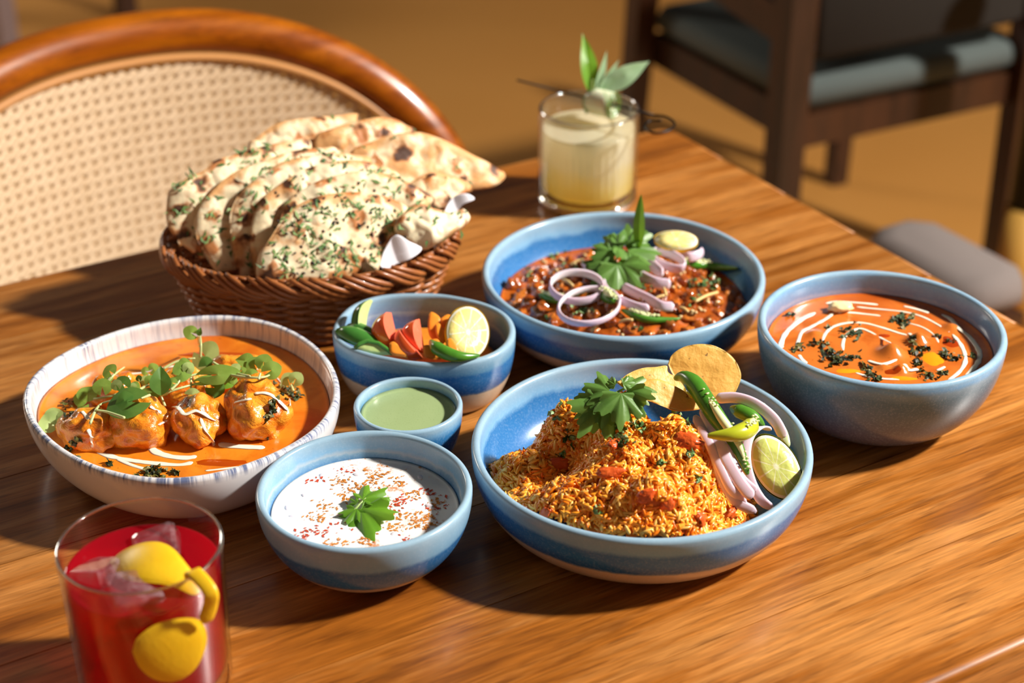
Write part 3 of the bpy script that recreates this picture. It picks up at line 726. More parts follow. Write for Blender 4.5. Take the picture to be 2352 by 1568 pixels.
for ci, P, w in ((2, [(1060, 742), (1105, 745), (1140, 790), (1230, 765), (1290, 800), (1355, 835)], 20), (2, [(1250, 815), (1275, 880), (1325, 955), (1340, 1000)], 14), (3, [(1475, 712), (1590, 685)], 16), (3, [(1610, 652), (1690, 650), (1760, 690), (1835, 765)], 20), (0, [(500, 890), (528, 945), (525, 1010)], 20), (1, [(915, 738), (990, 782)], 20), (1, [(968, 862), (1028, 830)], 16), (0, [(460, 770), (505, 822)], 16), (3, [(1760, 545), (1830, 640), (1850, 740)], 7)):
    P2 = [(a.x, a.y) for a in spline([(x, y, 0) for x, y in P], 8)]
    pts = [hit(*c3(*p), T_DISH)[0] for p in P2]; V, Fc = stroke(pts, w/2.904/FPX*1.18*1.0, .0004, .0006); build('cream_drizzle', to_local(V, chick[ci]), Fc, M_CREAM, chick[ci])
flakes(dgravy, T_DISH, c3, [(935, 1180, 44, 40, 22, DK), (1085, 1185, 12, 18, 8, DK), (635, 1122, 8, 16, 6, DK), (380, 1028, 10, 16, 8, DK), (425, 1085, 4, 10, 4, DK), (1820, 640, 26, 30, 34, DK), (1880, 665, 16, 25, 16, DK), (1725, 760, 18, 14, 26, DK), (1690, 815, 8, 12, 8, DK), (410, 990, 12, 25, 10, DK), (1680, 950, 6, 12, 6, DK), (820, 1210, 8, 14, 6, DK), (370, 740, 14, 26, 30, DK)])
for (x, y, rx, ry) in ((1350, 390, .030, .005), (1380, 1110, .020, .005)): pool(x, y, rx, ry, Mat('thin_oil', S(178, 70, 8), .1).m, 'oil_pool', dgravy, T_DG, c3)
# ------------------------------------------------------------------ leaves, rings, slices
def leafmat(name, c0, c1, rough=.42, transl=.3, scale=120):
    m = Mat(name, rough=rough); v = m.coord('Object', (1, 1, 1), 5.0)
    c = m.mix(m.noise(v, scale, 3), c0, c1); m.color(c)
    t = m.n('ShaderNodeBsdfTranslucent', {'Color': m.mix(.5, c, S(150, 190, 40))}); mx = m.n('ShaderNodeMixShader', {0: transl, 1: m.b.outputs[0], 2: t.outputs[0]})
    m.nt.links.new(mx.outputs[0], m.out.inputs['Surface']); m.bump(m.noise(v, 500, 2), .15, .0005); return m.m
M_CORI = leafmat('coriander_leaf', S(84, 128, 50), S(118, 158, 76)); M_CORI2 = leafmat('coriander_leaf_bright', S(86, 140, 30), S(122, 170, 50))
M_STEM = Mat('green_stem', S(150, 176, 96), .4).m
def leaf_mesh(name, kind, L, mat, curl=.25, seed=0, wid=1.0):
    """leaf along +X from its base, length L"""
    V = []; Fc = []; n = 64 if kind == 'coriander' else 36; rings = (0, .35, .7, 1.0); rd = random.Random(seed)
    ph = rd.random()*6
    for f in rings:
        for j in range(n+1):
            t = j/n*2-1                     # -1..1 around the outline
            if kind == 'coriander':
                th = t*1.8; lob = .50+.50*math.exp(-(th/.34)**2)+.40*math.exp(-((abs(th)-.86)/.32)**2)+.20*math.exp(-((abs(th)-1.6)/.28)**2)
                r = lob*(1+.09*math.cos(th*19+ph))*(1-.55*abs(t)**6)*L
                x, y = r*math.cos(th)*f, r*math.sin(th)*f*wid
                z = -curl*(x*x+y*y)/L*.9+.075*L*math.cos(th*7.9)*f*f
            else:
                s = (t+1)/2; u = 1-abs(2*s-1)      # out one side and back the other
                sg = 1 if t < 0 else -1
                if kind == 'round': w = .47*wid*math.sin(PI*min(1, u*.97+.03))**.62; xx = u
                elif kind == 'heart': w = .54*wid*math.sin(PI*u**.75)**.55; xx = u*(1-.10*math.exp(-((u-1)/.1)**2))
                elif kind == 'pointed': w = .36*wid*math.sin(PI*u**.72)**1.05; xx = u
                else: w = .16*wid*math.sin(PI*u**.8)**.8; xx = u
                x = L*(.5+(xx-.5)*f) ; y = sg*w*L*f
                z = -curl*L*(xx-.5)**2*f*2+.22*abs(y)*(1 if kind != 'round' else -.35)
            V.append((x, y, z))
    m = n+1
    for k in range(len(rings)-1):
        for j in range(n): Fc.append((k*m+j, (k+1)*m+j, (k+1)*m+j+1, k*m+j+1))
    return mesh(name, V, Fc, mat)
def leaf(par, base, tip, kind='coriander', mat=None, curl=.25, wid=1.0, roll=None, name='leaf', facing=.55):
    base, tip = Vector(base), Vector(tip)
    if kind == 'coriander': base = base.lerp(tip, .12)
    d = tip-base; L = d.length
    nrm = (Vector((0, 0, 1))*(1-facing)+TOCAM*facing)+Vector((random.gauss(0, .25), random.gauss(0, .25), 0))
    if roll is not None: nrm = Matrix.Rotation(roll, 3, d.normalized()) @ nrm
    x = d.normalized(); z = (nrm-x*nrm.dot(x)).normalized(); R = Matrix((x, z.cross(x), z)).transposed()
    me = leaf_mesh(name, kind, L, mat or M_CORI, curl, random.randint(0, 999), wid)
    me.transform(Matrix.Translation(base-par.location) @ R.to_4x4()); return obj(name, me, par)
def leafpx(par, base, tip_px, kind='coriander', mat=None, curl=.25, wid=1.0, facing=.6):
    n = (Vector((0, 0, 1))*(1-facing)+TOCAM*facing).normalized(); return leaf(par, base, at_plane(*tip_px, base, n), kind, mat, curl, wid, facing=facing)
def stem(par, pts, r=.0008, mat=None, name='stem'):
    P = spline(pts, max(8, 5*len(pts))); rr = [r*(1.15-.5*i/(len(P)-1)) for i in range(len(P))]
    V, Fc = tube([p-par.location for p in P], rr, 6); return build(name, V, Fc, mat or M_STEM, par)
def up_from(x, y, z, ytop):
    """point straight above at(x, y, z) that shows at image row ytop"""
    p = at(x, y, z); d = math.tan(PITCH-math.atan((784-ytop)/FPX)); return Vector((p.x, p.y, CAM_H-d*p.y))
def ribbon(P, axis, w, t, cols=None, closed=False, edge=None):
    """band along points: half width w along axis, half thickness t; returns V, F, C"""
    P = [Vector(p) for p in P]; n = len(P); V = []; Fc = []; C = []; axis = Vector(axis).normalized()
    sec = [(-1, .35), (-.6, 1), (.6, 1), (1, .35), (1, -.35), (.6, -1), (-.6, -1), (-1, -.35)]
    for i, p in enumerate(P):
        a, b = (P[(i-1) % n], P[(i+1) % n]) if closed else (P[max(i-1, 0)], P[min(i+1, n-1)])
        tg = (b-a).normalized(); ax = (axis-tg*axis.dot(tg)).normalized(); nn = tg.cross(ax)
        k = 1.0 if closed else min(1.0, .35+min(i, n-1-i)*.3)
        for (u, v) in sec:
            V.append(p+ax*(u*w*k)+nn*(v*t)); C.append(cols(u, v, i/n) if cols else (1, 1, 1, 1))
    m = n if closed else n-1
    for i in range(m):
        for j in range(8):
            a, b = i*8+j, i*8+(j+1) % 8; c, d = ((i+1) % n)*8+(j+1) % 8, ((i+1) % n)*8+j; Fc.append((a, b, c, d))
    if not closed: Fc += [tuple(range(7, -1, -1)), tuple(range((n-1)*8, n*8))]
    return V, Fc, C
M_ONION = tintmat('red_onion', .25, Subsurface_Weight=.25, Subsurface_Scale=.003)
def ocol(u, v, s):
    a, b = S(240, 232, 236), S(204, 160, 196); k = max(0, v)*.35+.35*max(0, u)**2; k = min(1, k); return tuple(a[i]*(1-k)+b[i]*k for i in range(4))
def onion(label, pts3, axis, w=.0026, t=.0013, closed=False, group='red onion slices', n=34):
    P = [Vector(p) for p in pts3]
    if closed: P = [P[-1]]+P+[P[0], P[1]]
    S_ = spline(P, n); 
    if closed: S_ = [q for q in spline([Vector(p) for p in pts3]+[Vector(pts3[0])], n)][:-1]
    V, Fc, C = ribbon(S_, axis, w, t, ocol, closed); c = sum((Vector(p) for p in pts3), Vector())/len(pts3)
    o = build('onion_ring', [v-c for v in V], Fc, M_ONION, loc=c, col=C); return tag(o, label, 'onion', group)
def ellipse(c, ex, ey, a0=0, a1=2*PI, n=14):
    return [Vector(c)+Vector(ex)*math.cos(a0+(a1-a0)*i/n)+Vector(ey)*math.sin(a0+(a1-a0)*i/n) for i in range(n+1)]
m = Mat('green_chilli', rough=.25); v = m.coord('Object', (1, 1, 1)); m.color(m.mix(m.noise(v, 90, 2), S(46, 104, 26), S(92, 148, 44))); M_GCH = m.m
M_GCH2 = Mat('yellow_chilli', S(178, 184, 40), .25).m; M_SEEDS = Mat('chilli_seeds', S(222, 226, 168), .4).m
def chilli(label, pts, r, mat=None, slit=None, side=(0, 0, 1), group='green chillies'):
    P = spline(pts, 26); c = P[0].copy(); n = len(P)
    rr = [r*min(1.0, (.25+i/n*3.2))*(1-.80*max(0, (i/(n-1)-.45)/.55)**1.6) for i in range(n)]
    V, Fc = tube([p-c for p in P], rr, 12); o = tag(build('green_chilli', V, Fc, mat or M_GCH, loc=c), label, 'chilli', group)
    if slit:
        i0, i1 = int(slit[0]*n), int(slit[1]*n); sd = Vector(side).normalized()
        q = [P[i]-c+sd*rr[i]*.72 for i in range(i0, i1)]; m_ = len(q)
        V, Fc = tube(q, [rr[i0+i]*.62*math.sin(PI*(i+.6)/(m_+.2)) for i in range(m_)], 8); build('seed_core', V, Fc, M_SEEDS, o)
        mb = MB()
        for i in range(m_*2):
            p = random.choice(q)+sd*r*.5+Vector((random.uniform(-1, 1), random.uniform(-1, 1), random.uniform(-.3, .5)))*r*.4; Vb, Fb = blob(.0011, .0009, .0006, .1, 1, i, 1); mb.add([p+Vector(x) for x in Vb], Fb)
        tag(mb.build('seeds', M_SEEDS, o), kind='stuff')
    return o
def citrus(name, label, c, face_n, face_x, rx, ry, depth, rind, flesh, cat='lemon', pith=None, cut=None):
    """half or slice of a citrus fruit: flat cut face (normal face_n) on a rind body of the given depth"""
    t = thing(name, label, cat, c); R = frame(face_n, face_x); n = 40; V = []; Fc = []
    prof = [(0, 1.0)]+[(k/8, 1-(k/8)**2.2) for k in range(1, 9)]
    lim = cut
    for (d, s) in [(0, 1.0)]+[(k/9, math.sqrt(max(0, 1-(k/9)**2))) for k in range(1, 10)]:
        for j in range(n):
            a = 2*PI*j/n; x = rx*s*math.cos(a); y = ry*s*math.sin(a)
            if lim is not None: y = max(y, -ry*lim)
            V.append((x, y, -depth*d))
    for k in range(9):
        for j in range(n): Fc.append((k*n+j, k*n+(j+1) % n, (k+1)*n+(j+1) % n, (k+1)*n+j))
    M4 = R.to_4x4(); V = [M4 @ Vector(q) for q in V]; build('rind', V, Fc, rind, t)
    for (nm, s, h, mt) in (('pith', .95, .0003, pith or M_PITH), ('flesh', .86, .0008, flesh)):
        V = [(0, 0, h)]; 
        for q in (.5, 1):
            for j in range(n):
                a = 2*PI*j/n; y = ry*s*q*math.sin(a)
                if lim is not None: y = max(y, -ry*lim*s)
                V.append((rx*s*q*math.cos(a), y, h if q < 1 else h-.0002))
        Fc = [(0, 1+j, 1+(j+1) % n) for j in range(n)]+[(1+j, 1+n+j, 1+n+(j+1) % n, 1+(j+1) % n) for j in range(n)]
        V += [(x_, y_, -.0006) for (x_, y_, z_) in V[1+n:1+2*n]]; Fc += [(1+n+j, 1+2*n+j, 1+2*n+(j+1) % n, 1+n+(j+1) % n) for j in range(n)]
        build(nm, [M4 @ Vector(q) for q in V], Fc, mt, t, uv=[(q[0]/rx, q[1]/ry) for q in V])
    return t
M_PITH = Mat('citrus_pith', S(244, 238, 210), .5).m
def fleshmat(name, a, b, seg=0):
    m = Mat(name, rough=.3, Subsurface_Weight=.3, Subsurface_Scale=.004); v = m.coord('Object', (1, 1, 1))
    c = m.mix(m.noise(v, 200, 3, .7), a, b)
    if seg:
        u = m.n('ShaderNodeSeparateXYZ', {0: m.n('ShaderNodeTexCoord').outputs['UV']}); an = m.math('ARCTAN2', u.outputs[1], u.outputs[0])
        fr = m.math('ABSOLUTE', m.math('SUBTRACT', m.math('FRACT', m.math('MULTIPLY', m.math('ADD', an, 10.0), seg/(2*PI))), .5))
        r = m.n('ShaderNodeVectorMath', {0: m.n('ShaderNodeTexCoord').outputs['UV']}, operation='LENGTH').outputs['Value']
        ln = m.math('MAXIMUM', m.step(fr, .42, .48), m.math('SUBTRACT', 1.0, m.step(r, .06, .14))); c = m.mix(m.math('MULTIPLY', ln, .8), c, S(250, 246, 226))
    m.color(c); m.bump(m.vor(v, 420), .25, .0006); return m.m
M_LEMF = fleshmat('lemon_flesh', S(248, 234, 160), S(242, 220, 120), 10); M_LIMF = fleshmat('lime_flesh', S(226, 228, 140), S(206, 214, 104), 10)
M_LEMR = Mat('lemon_rind', S(238, 196, 30), .35).m; M_LIMR = Mat('lime_rind', S(176, 184, 30), .35).m
def scatter_leaves(par, tree, cv, spots, nm='chopped_herbs', cols=None, mat=None):
    mb = MB(); cols = cols or [S(58, 96, 40), S(96, 136, 72), S(132, 164, 108), S(44, 74, 32)]
    for (x, y, k, sx, sy) in spots:
        for i in range(k):
            p, n = hit(*cv(x+random.gauss(0, sx), y+random.gauss(0, sy)), tree, None)
            if p: flake(p, n, random.uniform(.0014, .0036), mb, cols, random.uniform(.0005, .002))
    mb.V = to_local(mb.V, par); tag(mb.build(nm, mat or M_METHI, par, smooth=False), kind='stuff')

# ------------------------------------------------------------------ chickpea curry
c5 = lambda x, y: (1200+x/4.704, 500+y/4.704)
def chh(x, y):
    d = math.hypot((x-.006)/.092, (y+.012)/.086); h = .017*max(0, 1-d**2.4)
    return h+.0040*noise.noise(Vector((x*45, y*45, 0)))+.0028*noise.noise(Vector((x*110, y*110, 4)))
M_MASALA = gravy('brown_masala', S(134, 56, 10), S(184, 92, 26), S(104, 40, 8), .2)
chana = fill('chickpea_masala', 'chunky red-brown chickpea masala in the low blue plate', 'curry', CHANA_C, chana_i, .0235, M_MASALA, hf=chh, rings=90, n=160, bump=.001)
T_CH0 = bvh(chana)
m = Mat('coated_chickpea', rough=.2); v = m.coord('Object', (1, 1, 1), 9.0); n1 = m.noise(v, 130, 3)
oi = m.n('ShaderNodeObjectInfo').outputs['Random']
m.color(m.mix(m.step(n1, .40, .62), m.ramp(oi, [(0, S(120, 54, 14)), (.35, S(190, 96, 28)), (.75, S(214, 128, 48)), (1, S(84, 42, 26))]), S(140, 60, 12))); m.bump(n1, .3, .0015)
m.b.inputs['Coat Weight'].default_value = .6; m.b.inputs['Coat Roughness'].default_value = .1
PEAS = []
for k in range(5):
    V, Fc = blob(.0074, .0064, .0060, .42, 1.7, k+11, 3); PEAS.append(mesh('chickpea', V, Fc, m.m))
peas = []; tries = 0
while len(peas) < 140 and tries < 6000:
    tries += 1; a = random.random()*2*PI; r = .098*math.sqrt(random.random()); x, y = .001+r*math.cos(a), -.006+r*math.sin(a)*.97
    if math.hypot(x, y) > .098: continue
    if any((x-q[0])**2+(y-q[1])**2 < .0108**2 for q in peas): continue
    peas.append((x, y)); p, n = drop(CHANA_C[0]+x, CHANA_C[1]+y, T_CH0)
    o = obj('chickpea', random.choice(PEAS), loc=p+Vector((0, 0, random.uniform(-.0028, .0014))), rot=(random.random()*6, random.random()*6, random.random()*6))
    s = random.uniform(.75, 1.12); o.scale = (s, s, s); tag(o, 'glossy chickpea coated in red-brown masala', 'chickpea', 'chickpeas in the masala')
T_CH = bvh(chana, *[o for o in COL.objects if o.name.startswith('chickpea') and o.data.name.startswith('chickpea') and o is not chana and 'masala' not in o.name])
scatter_leaves(chana, T_CH, c5, [(1930, 720, 26, 80, 35), (2060, 720, 18, 50, 35), (650, 980, 22, 60, 40), (470, 600, 12, 60, 30), (330, 390, 12, 40, 30), (1880, 880, 12, 40, 40), (650, 800, 10, 30, 20), (1260, 1200, 6, 30, 12), (265, 1090, 6, 15, 12), (480, 340, 8, 30, 20), (1350, 760, 6, 30, 20), (100, 600, 8, 40, 40)])
mb = MB()
for (x, y, k) in ((205, 710, 1), (350, 580, 2), (650, 425, 2), (235, 480, 2), (1840, 1040, 5), (1930, 1000, 4), (1090, 1260, 2), (1700, 1090, 2), (1575, 765, 2), (1260, 885, 2), (1410, 775, 1), (2080, 940, 3), (720, 1015, 2), (1740, 625, 2), (1990, 900, 3), (2010, 1100, 2), (1100, 1060, 2), (1420, 1060, 1), (430, 470, 2), (560, 500, 2), (1640, 770, 2)):
    for i in range(k):
        p, n = hit(*c5(x+random.gauss(0, 18)*(k > 1), y+random.gauss(0, 14)*(k > 1)), T_CH); V, Fc = blob(.0017, .0015, .0014, .1, 1, i, 1); mb.add([p+Vector((0, 0, .0008))+Vector(q) for q in V], Fc)
mb.V = to_local(mb.V, chana); tag(mb.build('cumin_seeds', Mat('pale_seed', S(214, 186, 132), .4).m, chana), kind='stuff')
def chp5(x, y, lift=.002): return hit(*c5(x, y), T_CH)[0]+Vector((0, 0, lift))
M_GING = Mat('ginger', S(224, 190, 124), .4).m
for i, (a, b) in enumerate((((1062, 950), (745, 1255)), ((2105, 835), (1865, 935)), ((1190, 1135), (1045, 1160)), ((1525, 790), (1550, 870)), ((660, 480), (520, 540)), ((440, 700), (540, 760)), ((1150, 830), (1240, 880)), ((1400, 930), (1530, 870)), ((1700, 1000), (1790, 1050)))):
    p, q = chp5(*a, .0025), chp5(*b, .0025); c = (p+q)/2; md = c+Vector((0, 0, .0012))
    V, Fc = tube([v-c for v in spline([p, md, q], 8)], .0013, 6); tag(build('ginger_strip', V, Fc, M_GING, loc=c), ('long straight ginger strip leaning at the edge of the chickpea masala' if i == 0 else 'thin pale ginger strip lying on the chickpea masala'), 'ginger', 'ginger strips on the masala')
O5 = 'onion slices on the chickpea masala'
def px5(pts, z): return [at(*c5(x, y), z) for x, y in pts]
onion('large upright onion ring left of the coriander on the masala', ellipse(at(*c5(585, 745), .052), at(*c5(870, 760), .052)-at(*c5(585, 745), .052), at(*c5(600, 590), .058)-at(*c5(585, 745), .052)), (0.1, .1, 1), .0032, .0012, True, O5)
onion('large onion ring partly stained orange on the masala', ellipse(at(*c5(720, 950), .049), at(*c5(1050, 900), .050)-at(*c5(720, 950), .049), at(*c5(690, 770), .050)-at(*c5(720, 950), .049)), (.1, -.1, 1), .0028, .0012, True, O5)
onion('long onion slice running from the coriander over the masala', px5([(880, 680), (900, 760), (990, 850), (1130, 920), (1260, 965), (1370, 980)], .0485), (0, .35, 1), .0036, .0013, False, O5)
onion('small closed onion ring beneath the lemon half', ellipse(at(*c5(1570, 455), .050), at(*c5(1745, 500), .050)-at(*c5(1570, 455), .050), at(*c5(1540, 370), .052)-at(*c5(1570, 455), .050)), (.2, -.2, 1), .0042, .0013, True, O5)
onion('curved pink onion slice beside the coriander leaves', px5([(1290, 370), (1340, 440), (1420, 530), (1510, 610)], .050), (.4, -.3, 1), .0050, .0014, False, O5)
onion('flat onion slice with orange tint on the masala', px5([(1240, 600), (1330, 650), (1450, 700), (1600, 720)], .047), (0, .6, 1), .0045, .0013, False, O5)
onion('onion slice under the lemon half on the masala', px5([(1700, 390), (1800, 425), (1900, 405), (1945, 365)], .044), (0, .2, 1), .0045, .0013, False, O5)
onion('short onion slice showing behind the coriander', px5([(650, 480), (690, 540), (760, 520), (800, 480)], .050), (0, .3, 1), .0030, .0012, False, O5)
onion('glassy cooked onion strip across the masala', px5([(1080, 740), (1200, 800), (1350, 870), (1500, 950), (1640, 960)], .0455), (0, .8, 1), .0040, .0011, False, O5)
chilli('slit green chilli lying behind the masala toward the rim', [chp5(1730, 520, .004), chp5(1900, 555, .004), chp5(2120, 590, .005), chp5(2325, 615, .006)], .0042, slit=(.05, .6), side=(0, -.2, 1))
chilli('slit green chilli lying at the front of the masala', [chp5(1070, 1030, .003), chp5(1250, 1100, .003), chp5(1450, 1140, .003), chp5(1700, 1125, .003)], .0036, slit=(.08, .7), side=(0, .1, 1))
chilli('short cut green chilli under the onion rings', [chp5(180, 860, .003), chp5(300, 900, .003), chp5(450, 930, .003), chp5(600, 950, .003)], .0040, slit=(.05, .7), side=(0, 0, 1))
chilli('stubby cut green chilli beside the onion ring', [chp5(850, 850, .004), chp5(900, 890, .004), chp5(960, 930, .004), chp5(1000, 960, .004)], .0050, slit=(.05, .95), side=(0, -.2, 1))
lc = at(*c5(1660, 240), .060)
citrus('lemon_half', 'pale lemon half resting on onion in the chickpea plate', lc, (-.10, -.25, 1), (1, -.28, -.06), .0190, .0125, .010, M_LEMR, M_LEMF)
cor = thing('coriander_sprig', 'large coriander sprig with one upright blade on the chickpea masala', 'coriander', at(*c5(1030, 420), .058))
for (a, za, b, zb) in (((1000, 430), .061, (700, 490), .055), ((1000, 430), .060, (745, 690), .052), ((990, 450), .060, (880, 660), .055), ((1020, 470), .061, (1010, 790), .054), ((1060, 470), .061, (1240, 740), .052), ((1060, 420), .060, (1300, 620), .053), ((1040, 390), .063, (790, 260), .062), ((1050, 360), .064, (880, 170), .064), ((1080, 310), .066, (1110, 110), .070), ((1120, 330), .064, (1390, 120), .060), ((1100, 370), .063, (1490, 340), .058), ((1150, 300), .067, (1190, 120), .070), ((980, 350), .066, (740, 420), .060), ((1000, 300), .067, (1230, 440), .062)):
    leafpx(cor, at(*c5(*a), za), c5(*b), curl=.3, facing=.5)
b0 = at(1466, 575, .062); leaf(cor, b0, up_from(1466, 575, .062, 448), 'blade', M_CORI2, .1, .62, facing=.9)
stem(cor, [at(*c5(1000, 520), .050), at(*c5(1040, 420), .060), b0], .0010)

# ------------------------------------------------------------------ rice
c6 = lambda x, y: (1070+x/2.613, 760+y/2.613)
PK = []
for (x, y, z, s) in ((1425, 915, .089, .026), (1550, 968, .085, .030), (1310, 930, .074, .021), (1490, 1110, .072, .034), (1215, 1050, .047, .030), (1340, 1110, .063, .034), (1430, 1020, .079, .030), (1560, 1060, .073, .026), (1500, 1210, .050, .036), (1250, 1150, .042, .034), (1590, 1100, .062, .020), (1640, 1180, .034, .018)):
    p = at(x, y, z); PK.append((p.x-RICE_C[0], p.y-RICE_C[1], z, s))
def rh(x, y):
    h = 0.0
    for (a, b, z, s) in PK: h += (z*math.exp(-((x-a)**2+(y-b)**2)/(2*s*s)))**6
    h = h**(1/6); r = math.hypot(x, y)
    h += (.0042*noise.noise(Vector((x*55, y*55, 1)))+.0030*noise.noise(Vector((x*130, y*130, 2))))*min(1, h/.03)
    lim = .060 if r < .09 else .060-(r-.09)*1.0
    return min(h, max(lim, .002)) if r > .09 else h
NG = 110; xs = np.linspace(-.106, .106, NG); gV = []; gi = {}; gF = []
for i in range(NG):
    for j in range(NG):
        x, y = xs[i], xs[j]
        if math.hypot(x, y) < .1035:
            h = rh(x, y)
            if h > .013 or True: gi[(i, j)] = len(gV); gV.append((x, y, h))
fl_ = lambda x, y: max(.0095, .0095+.9*max(0, math.hypot(x, y)-.075)**1.25)
gV = [(x, y, max(z-.001, fl_(x, y))) for x, y, z in gV]
for i in range(NG-1):
    for j in range(NG-1):
        q = [(i, j), (i+1, j), (i+1, j+1), (i, j+1)]
        if all(k in gi for k in q):
            if max(gV[gi[k]][2]-fl_(gV[gi[k]][0], gV[gi[k]][1]) for k in q) > .0005: gF.append([gi[k] for k in q])
def ricecol():
    r = random.random(); a, b = (S(250, 152, 30), S(255, 180, 66)) if r < .66 else ((S(226, 112, 14), S(240, 134, 20)) if r < .9 else (S(252, 200, 104), S(248, 188, 88)))
    t = random.random(); return tuple(a[i]*(1-t)+b[i]*t for i in range(4))
rm = MB(); rm.add(gV, gF, S(214, 104, 14))
def grain(p, d, n, L, w, c, bend):
    b = d.cross(n).normalized(); V = []; Fc = []; K = 6; G = 5
    for i in range(K):
        t = i/(K-1)*2-1; r = w*math.sqrt(max(.06, 1-t*t)); o = p+d*(t*L)+n*(bend*(1-t*t))
        for j in range(G):
            a = 2*PI*j/G; V.append(o+b*(r*math.cos(a))+n*(r*math.sin(a)))
    for i in range(K-1):
        for j in range(G): Fc.append((i*G+j, i*G+(j+1) % G, (i+1)*G+(j+1) % G, (i+1)*G+j))
    Fc += [tuple(range(G-1, -1, -1)), tuple(range((K-1)*G, K*G))]; rm.add(V, Fc, c)
cnt = 0; gx = 0
while cnt < 6800 and gx < 60000:
    gx += 1; x, y = random.uniform(-.104, .104), random.uniform(-.104, .104)
    if math.hypot(x, y) > .102: continue
    h = rh(x, y)
    if h < fl_(x, y)+.0035: continue
    e = .0015; n = Vector((-(rh(x+e, y)-rh(x-e, y))/(2*e), -(rh(x, y+e)-rh(x, y-e))/(2*e), 1))
    st_ = n.length; n.normalize()
    if random.random() > min(1, st_/2.2): continue
    d = Vector((random.gauss(0, 1), random.gauss(0, 1), random.gauss(0, 1))); d = (d-n*d.dot(n)*random.choice((.95, .95, .8, .4))).normalized()
    nn = (n-d*n.dot(d)).normalized()
    grain(Vector((x, y, h+random.uniform(-.0006, .0012))), d, nn, random.uniform(.0036, .0052), random.uniform(.00120, .00155), ricecol(), random.uniform(-.0006, .0009)); cnt += 1
M_RICE = tintmat('spiced_rice', .30)
rice = rm.build('spiced_rice', M_RICE, loc=(RICE_C[0], RICE_C[1], 0)); tag(rice, 'heaped orange spiced rice on the low blue plate', 'rice', None, 'stuff')
T_RICE = bvh(rice)
m = Mat('cooked_tomato', rough=.3); m.color(m.mix(m.noise(m.coord('Object', (1, 1, 1), 4), 150, 3), S(196, 62, 20), S(226, 110, 44))); m.bump(m.noise(m.coord('Object', (1, 1, 1), 4), 260, 3), .5, .002); M_TOM = m.m
for i, (x, y, a, b, lab) in enumerate(((885, 680, .0060, .0035, 'short red pepper bit just below the coriander on the rice'), (860, 850, .0085, .0035, 'long glossy tomato strip on the sunlit crest of the rice'), (1330, 660, .0100, .0060, 'large soft tomato piece on the rice beside the onion'), (1405, 1130, .0075, .0045, 'tomato piece near the foot of the rice heap'), (1585, 1090, .0070, .0040, 'red tomato piece at the rice edge under the onion rings'), (560, 800, .0095, .0045, 'dark red tomato piece on the shaded side of the rice'), (735, 405, .0036, .0036, 'small red pepper cube beside the coriander on the rice'), (1080, 985, .0060, .0040, 'tomato bit low on the sunlit rice'), (480, 1100, .0060, .0035, 'tomato bit at the shaded front of the rice'), (1210, 1040, .0060, .0045, 'soft tomato bit near the front of the rice'))):
    p, n = hit(*c6(x, y), T_RICE, None)
    while p is None: x -= 6; y += 8; p, n = hit(*c6(x, y), T_RICE, None)
    V, Fc = blob(a, b, b*.5, .5, 2.2, i+30, 3)
    o = build('tomato_bit', V, Fc, M_TOM); put(o, p+n*.001, n, (random.gauss(0, 1), random.gauss(0, 1), random.gauss(0, .6))); tag(o, lab, 'tomato', 'tomato bits in the rice')
scatter_leaves(rice, T_RICE, c6, [(880, 590, 34, 50, 35), (930, 640, 16, 30, 25), (490, 480, 24, 35, 35), (620, 640, 10, 25, 25), (575, 745, 6, 12, 14), (1165, 800, 5, 10, 10), (1390, 890, 5, 12, 10), (1345, 740, 8, 22, 8), (1040, 580, 12, 25, 25), (1150, 500, 12, 20, 30), (1290, 490, 8, 30, 10), (940, 650, 8, 12, 16), (800, 1080, 5, 14, 14), (1340, 560, 4, 10, 16), (250, 735, 4, 14, 6)])
cr = thing('coriander_sprig', 'coriander sprig lying on top of the orange rice', 'coriander', hit(*c6(890, 440), T_RICE)[0])
def r6(x, y, l): return hit(*c6(x, y), T_RICE, .085)[0]+Vector((0, 0, l))
for (a, la, b, lb) in (((880, 440), .010, (700, 315), .012), ((900, 420), .012, (850, 300), .014), ((930, 410), .012, (1010, 300), .012), ((950, 420), .012, (1140, 340), .010), ((930, 440), .012, (930, 570), .008), ((960, 430), .012, (1040, 520), .008), ((860, 450), .010, (680, 420), .008), ((840, 470), .009, (665, 510), .006), ((850, 470), .008, (690, 610), .003), ((900, 450), .011, (830, 560), .006), ((990, 420), .010, (1090, 440), .008)):
    leafpx(cr, r6(*a, la), c6(*b), curl=.3, facing=.55)
stem(cr, [r6(820, 540, .002), r6(880, 450, .008), r6(980, 410, .010)], .0010)
